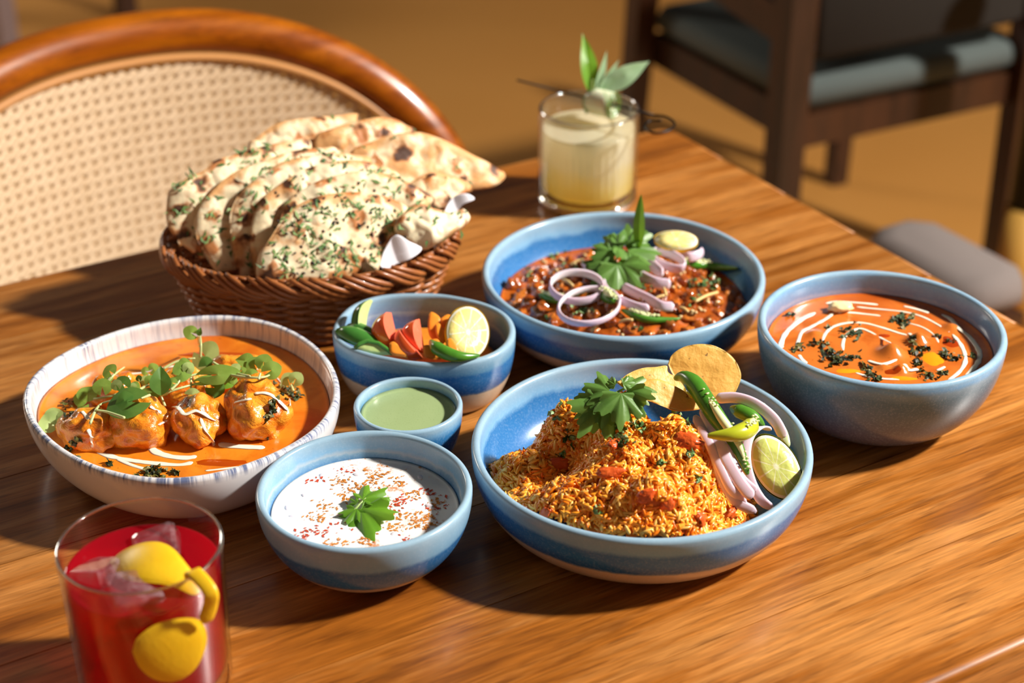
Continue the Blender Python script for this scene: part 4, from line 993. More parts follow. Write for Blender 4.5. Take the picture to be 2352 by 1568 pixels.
# crisp papads, lime, onions, chillies at the side of the rice
def outline_slab(name, px, p0, nrm, thick, mat, relief=None, rings=12, n=96, edge_col=None, xdir=(1, 0, 0), bend=0.0, parent=None):
    """piece traced on the plane through p0 with normal nrm: real thickness, rounded rim, relief(u, v, f)"""
    nrm = Vector(nrm).normalized(); P = [at_plane(x, y, p0, nrm) for x, y in px]; c = sum(P, Vector())/len(P); R = frame(nrm, xdir); Ri = R.transposed()
    q = [Ri @ (p-c) for p in P]; O = spline([Vector((a.x, a.y, 0)) for a in q]+[Vector((q[0].x, q[0].y, 0))], n+1)[:-1]
    sz = max(o.length for o in O); V = []; Fc = []; C = []
    for side in (1, -1):
        for k in range(rings+1):
            f = (k/rings)**.8 if side == 1 else (1-k/rings)**.8
            for j in range(n):
                u, v = O[j].x*f, O[j].y*f; t = thick/2*math.sqrt(max(0, 1-f**5))
                w = side*t-bend*((u*u+v*v)/sz)
                if relief: w += relief(u, v, f)*(1 if side == 1 else .35)
                V.append((u, v, w)); C.append((f, 0, 0, 1))
    for k in range(2*rings+1):
        for j in range(n): Fc.append((k*n+j, (k+1)*n+j, (k+1)*n+(j+1) % n, k*n+(j+1) % n))
    if sum(O[j].x*O[(j+1) % n].y-O[(j+1) % n].x*O[j].y for j in range(n)) < 0: Fc = [f[::-1] for f in Fc]
    o = build(name, V, Fc, mat, parent, col=C); o.location = c; o.rotation_euler = R.to_euler(); return o
m = Mat('papad', rough=.5); v = m.coord('Object', (1, 1, 1), 4.0); c = m.mix(m.noise(v, 70, 4, .6), S(208, 152, 58), S(236, 190, 96))
c = m.mix(m.math('MULTIPLY', m.step(m.noise(v, 260, 2), .70, .74), .8), c, S(96, 60, 20)); m.color(c); m.bump(m.noise(v, 160, 3), .5, .002)
m.b.inputs['Subsurface Weight'].default_value = .15; m.b.inputs['Subsurface Scale'].default_value = .003; M_PAPAD = m.m
wave = lambda a, s: (lambda u, v, f: a*noise.noise(Vector((u*70+s, v*70, s)))*(.4+.6*f))
pb = at(*c6(1560, 400), .052)
o = outline_slab('papad', [c6(*p) for p in ((1212, 200), (1240, 140), (1310, 95), (1400, 78), (1490, 88), (1570, 130), (1625, 190), (1652, 260), (1640, 320), (1600, 390), (1540, 410), (1450, 400), (1340, 350), (1250, 270))], pb, (.10, -.80, .55), .0016, M_PAPAD, wave(.0018, 3)); tag(o, 'round papad standing upright behind the chilli on the rice plate', 'papad', 'crisp papads in the rice plate')
o = outline_slab('papad', [c6(*p) for p in ((930, 290), (985, 250), (1060, 222), (1140, 215), (1205, 208), (1215, 245), (1250, 262), (1320, 246), (1385, 275), (1402, 320), (1340, 370), (1180, 370), (1020, 330))], at(*c6(1180, 380), .077), (.25, -.62, .75), .0015, M_PAPAD, wave(.0022, 7)); tag(o, 'broken papad with ragged bitten edge between the coriander and round papad', 'papad', 'crisp papads in the rice plate')
o = outline_slab('papad', [c6(*p) for p in ((900, 310), (980, 285), (1060, 300), (1140, 290), (1230, 320), (1310, 360), (1360, 410), (1440, 425), (1420, 465), (1300, 480), (1180, 450), (1050, 400), (960, 350))], at(*c6(1200, 450), .0845), (.25, -.55, .8), .0015, M_PAPAD, wave(.0025, 12)); tag(o, 'lowest papad piece half buried in the orange rice', 'papad', 'crisp papads in the rice plate')
lm = at(*c6(1862, 815), .050)
citrus('lime_wedge', 'cut lime half leaning against onion at the plate wall', lm, (-.05, -.72, .66), (1, .25, .5), .0152, .0245, .013, M_LIMR, M_LIMF, 'lime')
O6 = 'onion slices beside the rice'
def a6(pts, zs): return [at(*c6(x, y), z) for (x, y), z in zip(pts, zs)]
onion('onion slice curving down past the rice heap', a6([(1375, 510), (1440, 620), (1500, 760), (1545, 900), (1620, 1020), (1740, 1085)], (.081, .077, .068, .056, .045, .036)), (1, .15, .15), .0036, .0010, False, O6)
onion('wide onion slice lying against the orange rice', a6([(1420, 460), (1490, 600), (1560, 760), (1640, 900), (1720, 1000)], (.084, .079, .070, .058, .049)), (1, .1, .25), .0040, .0010, False, O6)
onion('onion arc arching behind the slit chilli', a6([(1500, 405), (1620, 400), (1740, 440), (1850, 530), (1910, 640)], (.074, .076, .074, .066, .055)), (.3, .3, .9), .0038, .0010, False, O6)
onion('onion ring hugging the cut lime half', a6([(1830, 590), (1760, 580), (1700, 640), (1680, 760), (1710, 900), (1770, 1010), (1840, 1065)], (.062, .066, .066, .060, .050, .042, .036)), (1, -.2, .2), .0034, .0010, False, O6)
onion('thin inner onion slice beside the long chilli', a6([(1400, 570), (1470, 690), (1530, 830), (1590, 950), (1680, 1040)], (.081, .074, .064, .053, .042)), (1, 0, .3), .0030, .0010, False, O6)
onion('small onion sliver under the yellow-green chilli', a6([(1560, 680), (1600, 790), (1660, 890), (1740, 960)], (.072, .064, .056, .048)), (1, .1, .2), .0030, .0010, False, O6)
M_CUKE = Mat('cucumber_flesh', S(206, 220, 170), .25, Subsurface_Weight=.25, Subsurface_Scale=.004).m
o = outline_slab('cucumber_slice', [c6(*p) for p in ((1790, 430), (1860, 500), (1925, 590), (1948, 680), (1920, 690), (1860, 600), (1790, 520), (1740, 450))], at(*c6(1860, 560), .052), (-.35, -.5, .8), .004, M_CUKE); tag(o, 'thin pale cucumber slice behind the onion arc', 'cucumber')
chilli('long slit green chilli with curved stem leaning over the onions', a6([(1255, 285), (1310, 275), (1380, 330), (1440, 420), (1520, 540), (1610, 660), (1665, 780), (1690, 860)], (.090, .094, .094, .091, .084, .074, .064, .056)), .0064, slit=(.36, .97), side=(.15, -.55, .85))
chilli('yellow-green chilli tip crossing the long slit chilli', a6([(1735, 535), (1690, 590), (1600, 620), (1450, 628)], (.080, .085, .087, .086)), .0060, M_GCH2, slit=(.05, .4), side=(.1, -.5, .9))
chilli('short green chilli piece behind the onion arc', a6([(1320, 340), (1360, 390), (1420, 420), (1500, 440)], (.080, .080, .078, .074)), .0048, M_GCH2)
chilli('bright green chilli half under the onion arc', a6([(1590, 460), (1660, 490), (1730, 520), (1790, 570)], (.068, .069, .068, .062)), .0052)

# ------------------------------------------------------------------ raita coriander
c5y = lambda x, y: (570+x/3.921, 960+y/3.921)
cr = thing('coriander_sprig', 'bright coriander sprig floating on the white raita', 'coriander', at(*c5y(990, 790), RAITA_Z+.001))
for (a, za, b, zb, w) in (((1000, 780), .0400, (1080, 1085), .0380, 1.0), ((990, 800), .0405, (870, 930), .0378, 1.0), ((1010, 790), .041, (1150, 830), .039, .8), ((1000, 750), .042, (1245, 605), .044, .9), ((1040, 740), .042, (1290, 695), .041, .8), ((990, 770), .0405, (915, 720), .041, .7)):
    leaf(cr, at(*c5y(*a), za), at(*c5y(*b), zb), mat=M_CORI2, curl=.2, wid=w, facing=.35)
stem(cr, [at(*c5y(900, 900), .0365), at(*c5y(990, 790), .0405), at(*c5y(1060, 720), .042)], .0009)
# ------------------------------------------------------------------ salad vegetables
c4 = lambda x, y: (740+x/4.02, 650+y/4.02)
M_CSKIN = leafmat('cucumber_skin', S(40, 96, 34), S(84, 146, 62), .16, 0.0, 60); M_CFL = fleshmat('cucumber_inside', S(206, 222, 156), S(176, 204, 120))
def spear(label, a, b, w, up, mat_s=M_CSKIN, mat_f=M_CFL, group='cucumber pieces in the salad bowl', arc=2.2, bulge=.25, name='cucumber_spear'):
    """quarter of a long vegetable: rounded skin side facing up, flat cut sides as the flesh"""
    a, b = Vector(a), Vector(b); c = (a+b)/2; L = (b-a).length; R = frame(up, b-a); t = thing(name, label, 'cucumber', c, group)
    K = 14; G = 12; V = []; Fc = []; V2 = []; F2 = []
    for i in range(K):
        u = i/(K-1)*2-1; r = w*(1-.75*abs(u)**3)
        for j in range(G+1):
            th = PI/2+(j/G-.5)*arc; V.append(R @ Vector((u*L/2, r*math.cos(th), r*math.sin(th)-w*.45+bulge*w*(1-u*u))))
        apex = R @ Vector((u*L/2, 0, -w*.50+bulge*w*(1-u*u)))
        e0, e1 = V[i*(G+1)], V[i*(G+1)+G]; V2 += [e0, apex, e1]
    for i in range(K-1):
        for j in range(G): q = i*(G+1)+j; Fc.append((q, q+1, q+G+2, q+G+1))
        for j in range(2): q = i*3+j; F2.append((q, q+3, q+4, q+1))
    for i in (0, K-1):
        n0 = len(V2); V2 += V[i*(G+1):(i+1)*(G+1)]; F2.append(tuple(range(n0, n0+G+1))+((i*3+1),))
    build('skin', V, Fc, mat_s, t); build('flesh', V2, F2, mat_f, t, smooth=False); return t
def s4(x, y, z): return at(*c4(x, y), z)
spear('cucumber spear showing dark skin and pale flesh behind the tomato', s4(215, 215, .066), s4(540, 480, .046), .0115, (-.92, -.12, .25), arc=1.7)
spear('cucumber spear with mottled skin in the middle of the stack', s4(140, 345, .061), s4(600, 590, .044), .0080, (-.5, -.45, .7))
spear('glossy cucumber spear poking over the bowl rim', s4(110, 400, .060), s4(560, 620, .048), .0082, (-.2, -.55, .8))
o = outline_slab('cucumber_slice', [c4(*p) for p in ((300, 600), (340, 560), (420, 535), (520, 555), (600, 610), (650, 655), (540, 665), (400, 640))], s4(480, 610, .053), (.05, -.75, .65), .007, M_CFL, rings=8); tag(o, 'half-round cucumber slice against the front rim of the salad bowl', 'cucumber', 'cucumber pieces in the salad bowl')
V, Fc = tube([at_plane(*c4(x, y), s4(480, 610, .055), Vector((.05, -.75, .65)))-o.location for x, y in ((300, 600), (345, 560), (420, 535), (520, 555), (600, 610), (650, 655))], .0016, 8)
sk = build('skin', V, Fc, M_CSKIN, o); sk.matrix_parent_inverse = o.rotation_euler.to_matrix().to_4x4().inverted()
M_TSK = Mat('tomato_skin', S(232, 92, 40), .12, Coat_Weight=.4).m; M_TFL = fleshmat('tomato_flesh', S(240, 128, 96), S(230, 100, 70))
def wedge(label, a, b, w, up, d, ang=1.15):
    """tomato wedge: rounded skin towards `up`, two cut faces meeting at the inner edge"""
    a, b = Vector(a), Vector(b); c = (a+b)/2; L = (b-a).length/2; R = frame(up, b-a); t = thing('tomato_wedge', label, 'tomato', c, 'tomato wedges in the salad bowl')
    K = 16; G = 10; V = []; Fc = []; V2 = []; F2 = []
    for i in range(K):
        u = -1+2*i/(K-1); s = math.sqrt(max(.0, 1-u*u))
        for j in range(G+1):
            th = PI/2+(j/G-.5)*ang*2; V.append(R @ Vector((u*L, d*s*math.cos(th)*w, d*s*math.sin(th))))
        V2 += [V[i*(G+1)], R @ Vector((u*L, 0, 0)), V[i*(G+1)+G]]
    for i in range(K-1):
        for j in range(G): q = i*(G+1)+j; Fc.append((q, q+1, q+G+2, q+G+1))
        for j in range(2): q = i*3+j; F2.append((q, q+3, q+4, q+1))
    build('skin', V, Fc, M_TSK, t); build('flesh', V2, F2, M_TFL, t, smooth=False); return t
wedge('tomato wedge nearest the cucumber with a pink cut face', s4(610, 275, .066), s4(745, 610, .046), .85, (-.85, -.38, .15), .0190, .80)
wedge('tomato wedge in the middle of the salad', s4(865, 335, .066), s4(985, 640, .045), .85, (-.82, -.42, .18), .0175, .78)
wedge('narrow tomato wedge below the others at the front', s4(760, 430, .058), s4(920, 700, .048), .75, (-.72, -.60, .25), .0150, .66)
m = Mat('carrot', rough=.35); v = m.coord('Object', (1, 1, 1), 3); m.color(m.mix(m.noise(v, 120, 2), S(232, 128, 24), S(246, 158, 56))); m.bump(m.noise(v, 200, 2), .2, .001); M_CAR = m.m
for i, (P, z, nrm, lab) in enumerate(((((985, 290), (1010, 265), (1060, 290), (1092, 330), (1100, 420), (1090, 520), (1030, 530), (985, 470), (975, 380)), .060, (.05, -.55, .8), 'tall carrot slice beside the middle tomato wedge'),
        (((1090, 330), (1150, 290), (1200, 305), (1215, 360), (1200, 430), (1140, 450), (1090, 410)), .058, (.15, -.5, .8), 'carrot slice standing behind the lemon half'),
        (((1100, 420), (1130, 415), (1180, 490), (1220, 590), (1190, 610), (1140, 550)), .057, (.2, -.5, .75), 'thin carrot slice edge next to the lemon half'),
        (((1010, 520), (1060, 515), (1110, 570), (1140, 620), (1080, 625), (1030, 575)), .055, (.1, -.6, .75), 'small carrot slice above the green chilli'),
        (((620, 560), (660, 540), (740, 600), (800, 672), (720, 675), (630, 650)), .0545, (.1, -.62, .75), 'carrot slice below the tomato at the front rim'),
        (((930, 580), (980, 570), (1050, 620), (1120, 695), (1000, 700), (940, 670)), .0545, (.1, -.62, .75), 'carrot slice tucked under the green chilli at the rim'),
        (((470, 390), (510, 385), (580, 460), (630, 540), (600, 560), (510, 480)), .053, (-.3, -.6, .7), 'carrot slice between the cucumber and the tomato'),
        (((1060, 600), (1120, 610), (1180, 690), (1120, 700), (1070, 660)), .0535, (-.2, -.65, .7), 'orange carrot sliver against the front rim'))):
    o = outline_slab('carrot_slice', [c4(*p) for p in P], s4(*[sum(q[k] for q in P)/len(P) for k in (0, 1)], z), nrm, .0042, M_CAR, rings=6, n=40); tag(o, lab, 'carrot', 'carrot slices in the salad bowl')
citrus('lemon_half', 'cut lemon half with bright face leaning at the end of the salad', s4(1345, 455, .060), (.36, -.50, .80), (.30, .35, .75), .0240, .0175, .017, M_LEMR, M_LEMF)
chilli('whole green chilli lying along the front rim of the salad bowl', [s4(1000, 535, .061), s4(1060, 600, .061), s4(1170, 655, .0595), s4(1300, 680, .058), s4(1450, 668, .056)], .0052)
for i, (P, z, nrm, lab) in enumerate(((((1040, 380), (1080, 370), (1120, 440), (1140, 530), (1100, 560), (1050, 480)), .060, (.15, -.5, .8), 'upright carrot slice wedged between two larger slices'), (((700, 560), (760, 560), (820, 640), (830, 690), (760, 690), (700, 630)), .0525, (.1, -.6, .75), 'carrot slice beneath the narrow tomato wedge'), (((1150, 520), (1190, 510), (1250, 590), (1260, 640), (1200, 640), (1150, 590)), .0600, (.1, -.55, .8), 'carrot slice between the chilli and the lemon half'))):
    o = outline_slab('carrot_slice', [c4(*p) for p in P], s4(*[sum(q[k] for q in P)/len(P) for k in (0, 1)], z), nrm, .0042, M_CAR, rings=6, n=40); tag(o, lab, 'carrot', 'carrot slices in the salad bowl')
# bed of vegetables below, out of sight
V, Fc, _ = lathe([(0, .033), (SAL_R*.70, .031), (SAL_R*.80, .026), (SAL_R*.70, .012), (0, .010)], 60, SAL_RHO)
tag(build('shredded_carrot', V, Fc, M_CAR, loc=(SAL_C[0], SAL_C[1], 0)), 'bed of carrot under the salad pieces', 'carrot')

# ------------------------------------------------------------------ microgreens on the chicken
cm = lambda x, y: (150+x/4.126, 740+y/4.126)
M_MG = leafmat('microgreen_leaf', S(122, 162, 62), S(164, 196, 96)); M_MGD = leafmat('microgreen_dark', S(66, 112, 46), S(100, 144, 64)); M_MGL = leafmat('microgreen_pale', S(170, 200, 112), S(206, 224, 150))
M_MST = Mat('microgreen_stem', S(190, 202, 140), .35, Subsurface_Weight=.2, Subsurface_Scale=.002).m
def mz(x, y, l): return hit(*cm(x, y), T_DISH)[0]+Vector((0, 0, l))
def micro(label, stems, leaves):
    x, y, l = stems[0][0]; t = thing('microgreen_sprig', label, 'microgreen', mz(x, y, l), 'microgreens on the chicken')
    for st in stems:
        P = [mz(a, b, c) for a, b, c in st]
        zz = [p.z for p in P]; zm = sum(zz)/len(zz); P = [Vector(at(*cm(a, b), .55*zm+.45*p.z)) for (a, b, c), p in zip(st, P)]
        stem(t, P, .0010, M_MST)
    for (b, tp, l, kind, mt, wd) in leaves:
        p = mz(*b, l); p = at(*cm(*b), min(p.z, .072)); leafpx(t, p, cm(b[0]+(tp[0]-b[0])*1.22, b[1]+(tp[1]-b[1])*1.22), kind, mt, .2, wd*1.2, facing=.8)
micro('upright microgreen sprig with a split leaf on top', [[(1280, 330, .010), (1285, 210, .03), (1280, 130, .04)]], [])
tp = thing('microgreen_sprig', 'tall microgreen sprig rising over the gravy with one leaf to each side', 'microgreen', mz(1270, 300, .012), 'microgreens on the chicken')
b0 = mz(1280, 330, .012); t0 = up_from(*cm(1280, 330), b0.z, cm(0, 130)[1]); stem(tp, [b0, b0.lerp(t0, .5), t0], .0008, M_MST)
def side(p, dx, dy, s=7.4e-5): return p+Vector((dx*s, dy*s*-.3, -dy*s*.9))
leaf(tp, t0, side(t0, -150, -75), 'round', M_MG, .2, .95, facing=1); leaf(tp, t0, side(t0, 30, -95), 'pointed', M_MGD, .2, .9, facing=1)
micro('microgreen with a large pale rounded leaf at the crown', [[(930, 440, .010), (1060, 370, .016), (1230, 340, .016)], [(1400, 380, .014), (1560, 465, .012), (1750, 510, .010)]], [((1230, 250), (1390, 370), .018, 'round', M_MGL, 1.15), ((1260, 440), (1390, 400), .012, 'round', M_MGD, 1.2), ((1060, 430), (1170, 395), .010, 'round', M_MG, 1.2)])
micro('microgreen with pale curling stem ending in round leaves', [[(1450, 480, .012), (1700, 520, .010), (1900, 515, .010), (2000, 440, .012)], [(1830, 540, .006), (1850, 480, .010)]], [((1840, 460), (1760, 360), .012, 'round', M_MG, 1.0), ((1850, 450), (1900, 325), .014, 'round', M_MG, 1.0), ((1860, 490), (2015, 430), .012, 'round', M_MG, .8), ((1800, 380), (1640, 355), .012, 'pointed', M_MG, .9), ((1760, 430), (1690, 400), .008, 'round', M_MG, .9), ((1690, 500), (1810, 490), .010, 'round', M_MG, .7)])
micro('small pale microgreen pair beyond the largest chicken piece', [[(2160, 650, .004), (2140, 590, .010)]], [((2140, 590), (2085, 500), .010, 'round', M_MGL, 1.0), ((2140, 590), (2215, 495), .012, 'round', M_MGL, 1.0)])
micro('microgreen with stacked round leaves and a bare stem end', [[(400, 560, .008), (470, 490, .014), (560, 425, .016)]], [((450, 500), (395, 430), .014, 'round', M_MG, 1.3), ((450, 510), (370, 550), .010, 'round', M_MG, .8)])
micro('microgreen with a big rounded light leaf', [[(270, 730, .006), (430, 700, .008), (600, 640, .010)]], [((350, 690), (350, 555), .012, 'round', M_MG, 1.05)])
micro('microgreen with a folded dark and pale leaf pair', [[(540, 700, .008), (590, 640, .010)]], [((500, 640), (470, 560), .012, 'round', M_MGL, 1.0), ((590, 640), (510, 540), .012, 'round', M_MGD, .9)])
micro('microgreen sprig with three round leaves over thin white stems', [[(235, 960, .002), (290, 830, .008), (350, 770, .010), (460, 735, .010)], [(560, 905, .004), (400, 850, .008), (290, 830, .008)]], [((215, 750), (210, 620), .010, 'heart', M_MG, 1.0), ((200, 750), (95, 715), .010, 'round', M_MG, .9), ((210, 760), (135, 825), .008, 'round', M_MG, .9)])
micro('tiny round microgreen leaf between larger leaves', [[(600, 660, .006), (640, 625, .010)]], [((640, 635), (640, 580), .010, 'round', M_MGL, 1.0)])
micro('microgreen with twin small leaves behind the diamond leaf', [[(790, 500, .008), (820, 620, .008)]], [((770, 580), (720, 530), .012, 'round', M_MGL, 1.2), ((790, 470), (865, 420), .012, 'round', M_MG, 1.0), ((790, 470), (730, 455), .012, 'round', M_MG, 1.0), ((700, 560), (690, 510), .010, 'round', M_MGD, 1.0)])
micro('microgreen with a large dark diamond-shaped leaf', [[(945, 795, .004), (915, 720, .008), (900, 690, .010)], [(900, 690, .010), (1100, 620, .012), (1400, 545, .012)]], [((905, 690), (900, 455), .016, 'pointed', M_MGD, .82), ((1000, 500), (1165, 470), .014, 'round', M_MG, .8)])
micro('microgreen with the widest dark green leaf drooping forward', [[(800, 690, .008), (720, 720, .010)]], [((800, 700), (450, 790), .012, 'round', M_MGD, .75), ((640, 690), (500, 760), .014, 'pointed', M_MGD, .9), ((700, 650), (860, 680), .012, 'round', M_MG, .5)])
micro('microgreen with long leafy stem lying along the row', [[(1040, 560, .010), (1250, 490, .014), (1450, 475, .012)], [(1180, 400, .014), (1190, 520, .012), (1190, 650, .008)]], [((1230, 520), (1580, 480), .014, 'round', M_MG, .4), ((1420, 530), (1590, 590), .012, 'pointed', M_CORI2, .8), ((1330, 590), (1475, 640), .010, 'round', M_MGD, 1.0), ((1120, 690), (1260, 700), .010, 'round', M_MGL, .8), ((1200, 560), (1420, 540), .010, 'round', M_MG, .35)])
micro('microgreen with two bright leaves crossing the thick stem', [[(1000, 640, .008), (1080, 560, .012), (1130, 470, .014)]], [((1130, 480), (1060, 400), .014, 'round', M_MG, 1.1), ((1130, 480), (1190, 400), .014, 'round', M_MGL, .9), ((1060, 590), (980, 560), .012, 'round', M_MG, .9)])
micro('microgreen with leaves lying on the second chicken piece', [[(700, 640, .008), (780, 600, .010), (860, 600, .010)]], [((700, 640), (620, 600), .012, 'round', M_MG, 1.0), ((780, 610), (830, 520), .012, 'round', M_MG, 1.0), ((860, 620), (960, 660), .010, 'round', M_MGL, .8)])
micro('microgreen with small leaves by the blackened chicken top', [[(1480, 600, .008), (1560, 540, .012), (1640, 470, .014)]], [((1500, 590), (1440, 640), .010, 'round', M_MGD, 1.0), ((1560, 540), (1620, 560), .012, 'round', M_MG, .9), ((1640, 470), (1700, 440), .012, 'round', M_MG, 1.0), ((1640, 470), (1590, 410), .012, 'round', M_MGL, 1.0)])
ch_ = thing('microgreen_sprig', 'lone heart-shaped pale leaf floating by the dish wall', 'microgreen', at(*c3(250, 850), DG_Z), 'microgreens on the chicken')
stem(ch_, [at(*c3(330, 930), DG_Z+.001), at(*c3(310, 880), DG_Z+.006), at(*c3(260, 860), DG_Z+.010)], .0009, M_MST)
leafpx(ch_, at(*c3(300, 870), DG_Z+.006), c3(175, 800), 'heart', M_MGL, .2, 1.1, facing=.9); leafpx(ch_, at(*c3(260, 850), DG_Z+.007), c3(310, 740), 'heart', M_MGL, .2, 1.1, facing=.9)
# ------------------------------------------------------------------ bread basket
BZ = .061; bc = at(716, 553, BZ); BA, BB = .1165, .0860; BROT = math.radians(6)
m = Mat('willow', rough=.38); v = m.coord('Object', (1, 1, 1), 7.0); oi = m.n('ShaderNodeObjectInfo').outputs['Random']
m.color(m.mix(m.noise(v, 60, 3), m.ramp(oi, [(0, S(112, 56, 22)), (1, S(146, 82, 38))]), S(176, 108, 56))); m.bump(m.noise(v, 300, 2), .2, .0006); m.b.inputs['Coat Weight'].default_value = .25; M_WILLOW = m.m
basket = thing('bread_basket', 'oval brown willow basket with braided rim full of naan', 'basket', (bc.x, bc.y, 0), rot=(0, 0, BROT))
def bpt(a, s, z): return Vector((BA*s*math.cos(a), BB*s*math.sin(a), z))
def bs(z): return .80+.20*(z/BZ)**.8
NS = 34
for k in range(NS):
    a = 2*PI*k/NS; V, Fc = tube([bpt(a, bs(z), z) for z in np.linspace(.002, BZ-.004, 6)], .0020, 6); build('stake', V, Fc, M_WILLOW, basket)
rows = 13
for r in range(rows):
    z = .006+r*(BZ-.018)/(rows-1); pts = []
    for i in range(NS*4):
        a = 2*PI*i/(NS*4); w = math.cos(a*NS/2+PI*(r % 2)); pts.append(bpt(a, bs(z)+.030*w, z+.0012*noise.noise(Vector((a*5, r, 0)))))
    pts.append(pts[0]); pts.append(pts[1]); V, Fc = tube(pts, .0029, 6, caps=False); build('weaver', V, Fc, M_WILLOW, basket)
V, Fc, _ = lathe([(0, .001), (.80, .001), (.80, .005), (0, .005)], 48); build('base', [(x*BA, y*BB, z) for x, y, z in V], Fc, M_WILLOW, basket)
# braided border: strands that rise, cross the rim and drop again, in pairs
NB = 22
for k in range(NB):
    for e in range(3):
        a0 = 2*PI*(k+.22*e)/NB; pts = []
        for i in range(15):
            t = i/14; a = a0+t*2*PI*2.7/NB; ph = t*2*PI*.95+.5
            pts.append(bpt(a, 1.0+.050*math.sin(ph)+.012, BZ+.001+.0095*math.cos(ph)*(1-.1*e)-.004*t+.0012*e))
        V, Fc = tube(pts, [.0013+.0013*math.sin(PI*min(1, .12+i/14)) for i in range(15)], 7); build('rim_strand', V, Fc, M_WILLOW, basket)
# ------------------------------------------------------------------ naan
def naan_mat(name, brown, char, green=True):
    m = Mat(name, rough=.6); v = m.coord('Object', (1, 1, 1), 11.0)
    e = m.n('ShaderNodeVertexColor'); e.layer_name = 'tint'; er = m.n('ShaderNodeSeparateColor', {0: e.outputs[0]}).outputs[0]
    ed = m.step(er, .72, 1.0); n1 = m.noise(v, 42, 3, .55); n2 = m.noise(v, 30, 2, .5, .3); n3 = m.noise(v, 11, 2)
    c = m.mix(n3, S(246, 234, 204), S(236, 214, 168))
    br = m.step(m.math('ADD', n1, m.math('MULTIPLY', ed, .16)), .57-brown, .72-brown)
    c = m.mix(m.math('MULTIPLY', br, .8), c, S(214, 146, 70))
    wv = m.n('ShaderNodeVectorMath', {0: v, 1: m.n('ShaderNodeVectorMath', {0: m.noise(v, 80, 2, out=1), 1: (.028, .028, .028)}, operation='MULTIPLY').outputs[0]}, operation='ADD').outputs[0]
    vn = m.n('ShaderNodeTexVoronoi', {'Vector': wv, 'Scale': 58.0}, voronoi_dimensions='2D'); vd = vn.outputs['Distance']; vr = m.n('ShaderNodeSeparateColor', {0: vn.outputs['Color']}).outputs[0]
    pick = m.step(m.math('ADD', vr, m.math('MULTIPLY', ed, .30)), .66-char*2, .72-char*2)
    c = m.mix(m.math('MULTIPLY', m.math('MULTIPLY', pick, m.math('SUBTRACT', 1.0, m.step(vd, .30, .58))), .9), c, S(190, 112, 44))
    pick2 = m.step(m.math('ADD', vr, m.math('MULTIPLY', ed, .34)), .84-char*2, .90-char*2)
    bl = m.math('MULTIPLY', pick2, m.math('SUBTRACT', 1.0, m.step(vd, .18, .42)))
    c = m.mix(m.math('MULTIPLY', bl, .92), c, S(48, 24, 16)); m.color(c); m.bump(m.math('ADD', n1, m.math('MULTIPLY', m.noise(v, 160, 3), .4)), .45, .003)
    m.b.inputs['Subsurface Weight'].default_value = .12; m.b.inputs['Subsurface Scale'].default_value = .006; return m.m
M_NAAN = naan_mat('garlic_naan', .0, .01); M_NAANP = naan_mat('plain_naan', .10, .03)
M_HERB = tintmat('herb_fleck', .6); M_NIG = Mat('nigella_seed', S(18, 16, 20), .4).m
def naan(label, px, p0, nrm, mat, thick=.0075, herbs=0, seeds=0, amp=.0042, bend=.10, seed=0):
    rel = lambda u, v, f: (amp*noise.noise(Vector((u*48+seed*9, v*48, seed)))+amp*.6*abs(noise.noise(Vector((u*95, v*95+seed*5, 2)))))*(1-.5*f**4)
    o = outline_slab('naan', px, p0, nrm, thick*.85, mat, rel, rings=26, n=120, bend=bend); tag(o, label, 'naan', 'naan breads in the basket')
    me = o.data; top = [p for p in me.polygons if p.normal.z > .35 and p.center.z > -.004]; w = np.array([p.area for p in top]); w /= w.sum()
    if herbs:
        mb = MB(); cols = [S(74, 116, 52), S(104, 142, 74), S(58, 96, 44), S(132, 160, 96)]
        for i in np.random.default_rng(seed).choice(len(top), herbs, p=w):
            p = top[int(i)]
            if noise.noise(Vector((p.center.x*70, p.center.y*70, seed))) < random.uniform(-.35, .15): continue
            c = p.center+Vector((random.gauss(0, .0015), random.gauss(0, .0015), .0005)); a = random.random()*6; L = random.uniform(.0016, .0052); d = Vector((math.cos(a), math.sin(a), random.gauss(0, .15)))*L; s = Vector((-math.sin(a), math.cos(a), 0))*random.uniform(.0006, .0014); b = s*random.gauss(0, 1.5)
            mb.add([c-d-s*.6, c+b-s, c+d, c+b+s+Vector((0, 0, .0004))], [(0, 1, 2, 3)], random.choice(cols))
        tag(mb.build('chopped_herbs', M_HERB, o, smooth=False), kind='stuff')
    if seeds:
        mb = MB(); Vb, Fb = blob(.0016, .0009, .0007, .05, 1, 1, 1)
        for i in np.random.default_rng(seed+50).choice(len(top), seeds, p=w):
            c = top[int(i)].center+Vector((random.gauss(0, .0012), random.gauss(0, .0012), .0005)); R = Matrix.Rotation(random.random()*6, 3, 'Z'); mb.add([c+R @ Vector(q) for q in Vb], Fb)
        tag(mb.build('nigella_seeds', M_NIG, o), kind='stuff')
    return o
NN = Vector((.32, -.78, .54)).normalized(); Pf = at(745, 640, BZ+.004)+Vector((0, .010, 0))
def pl(k): return Pf-NN*k
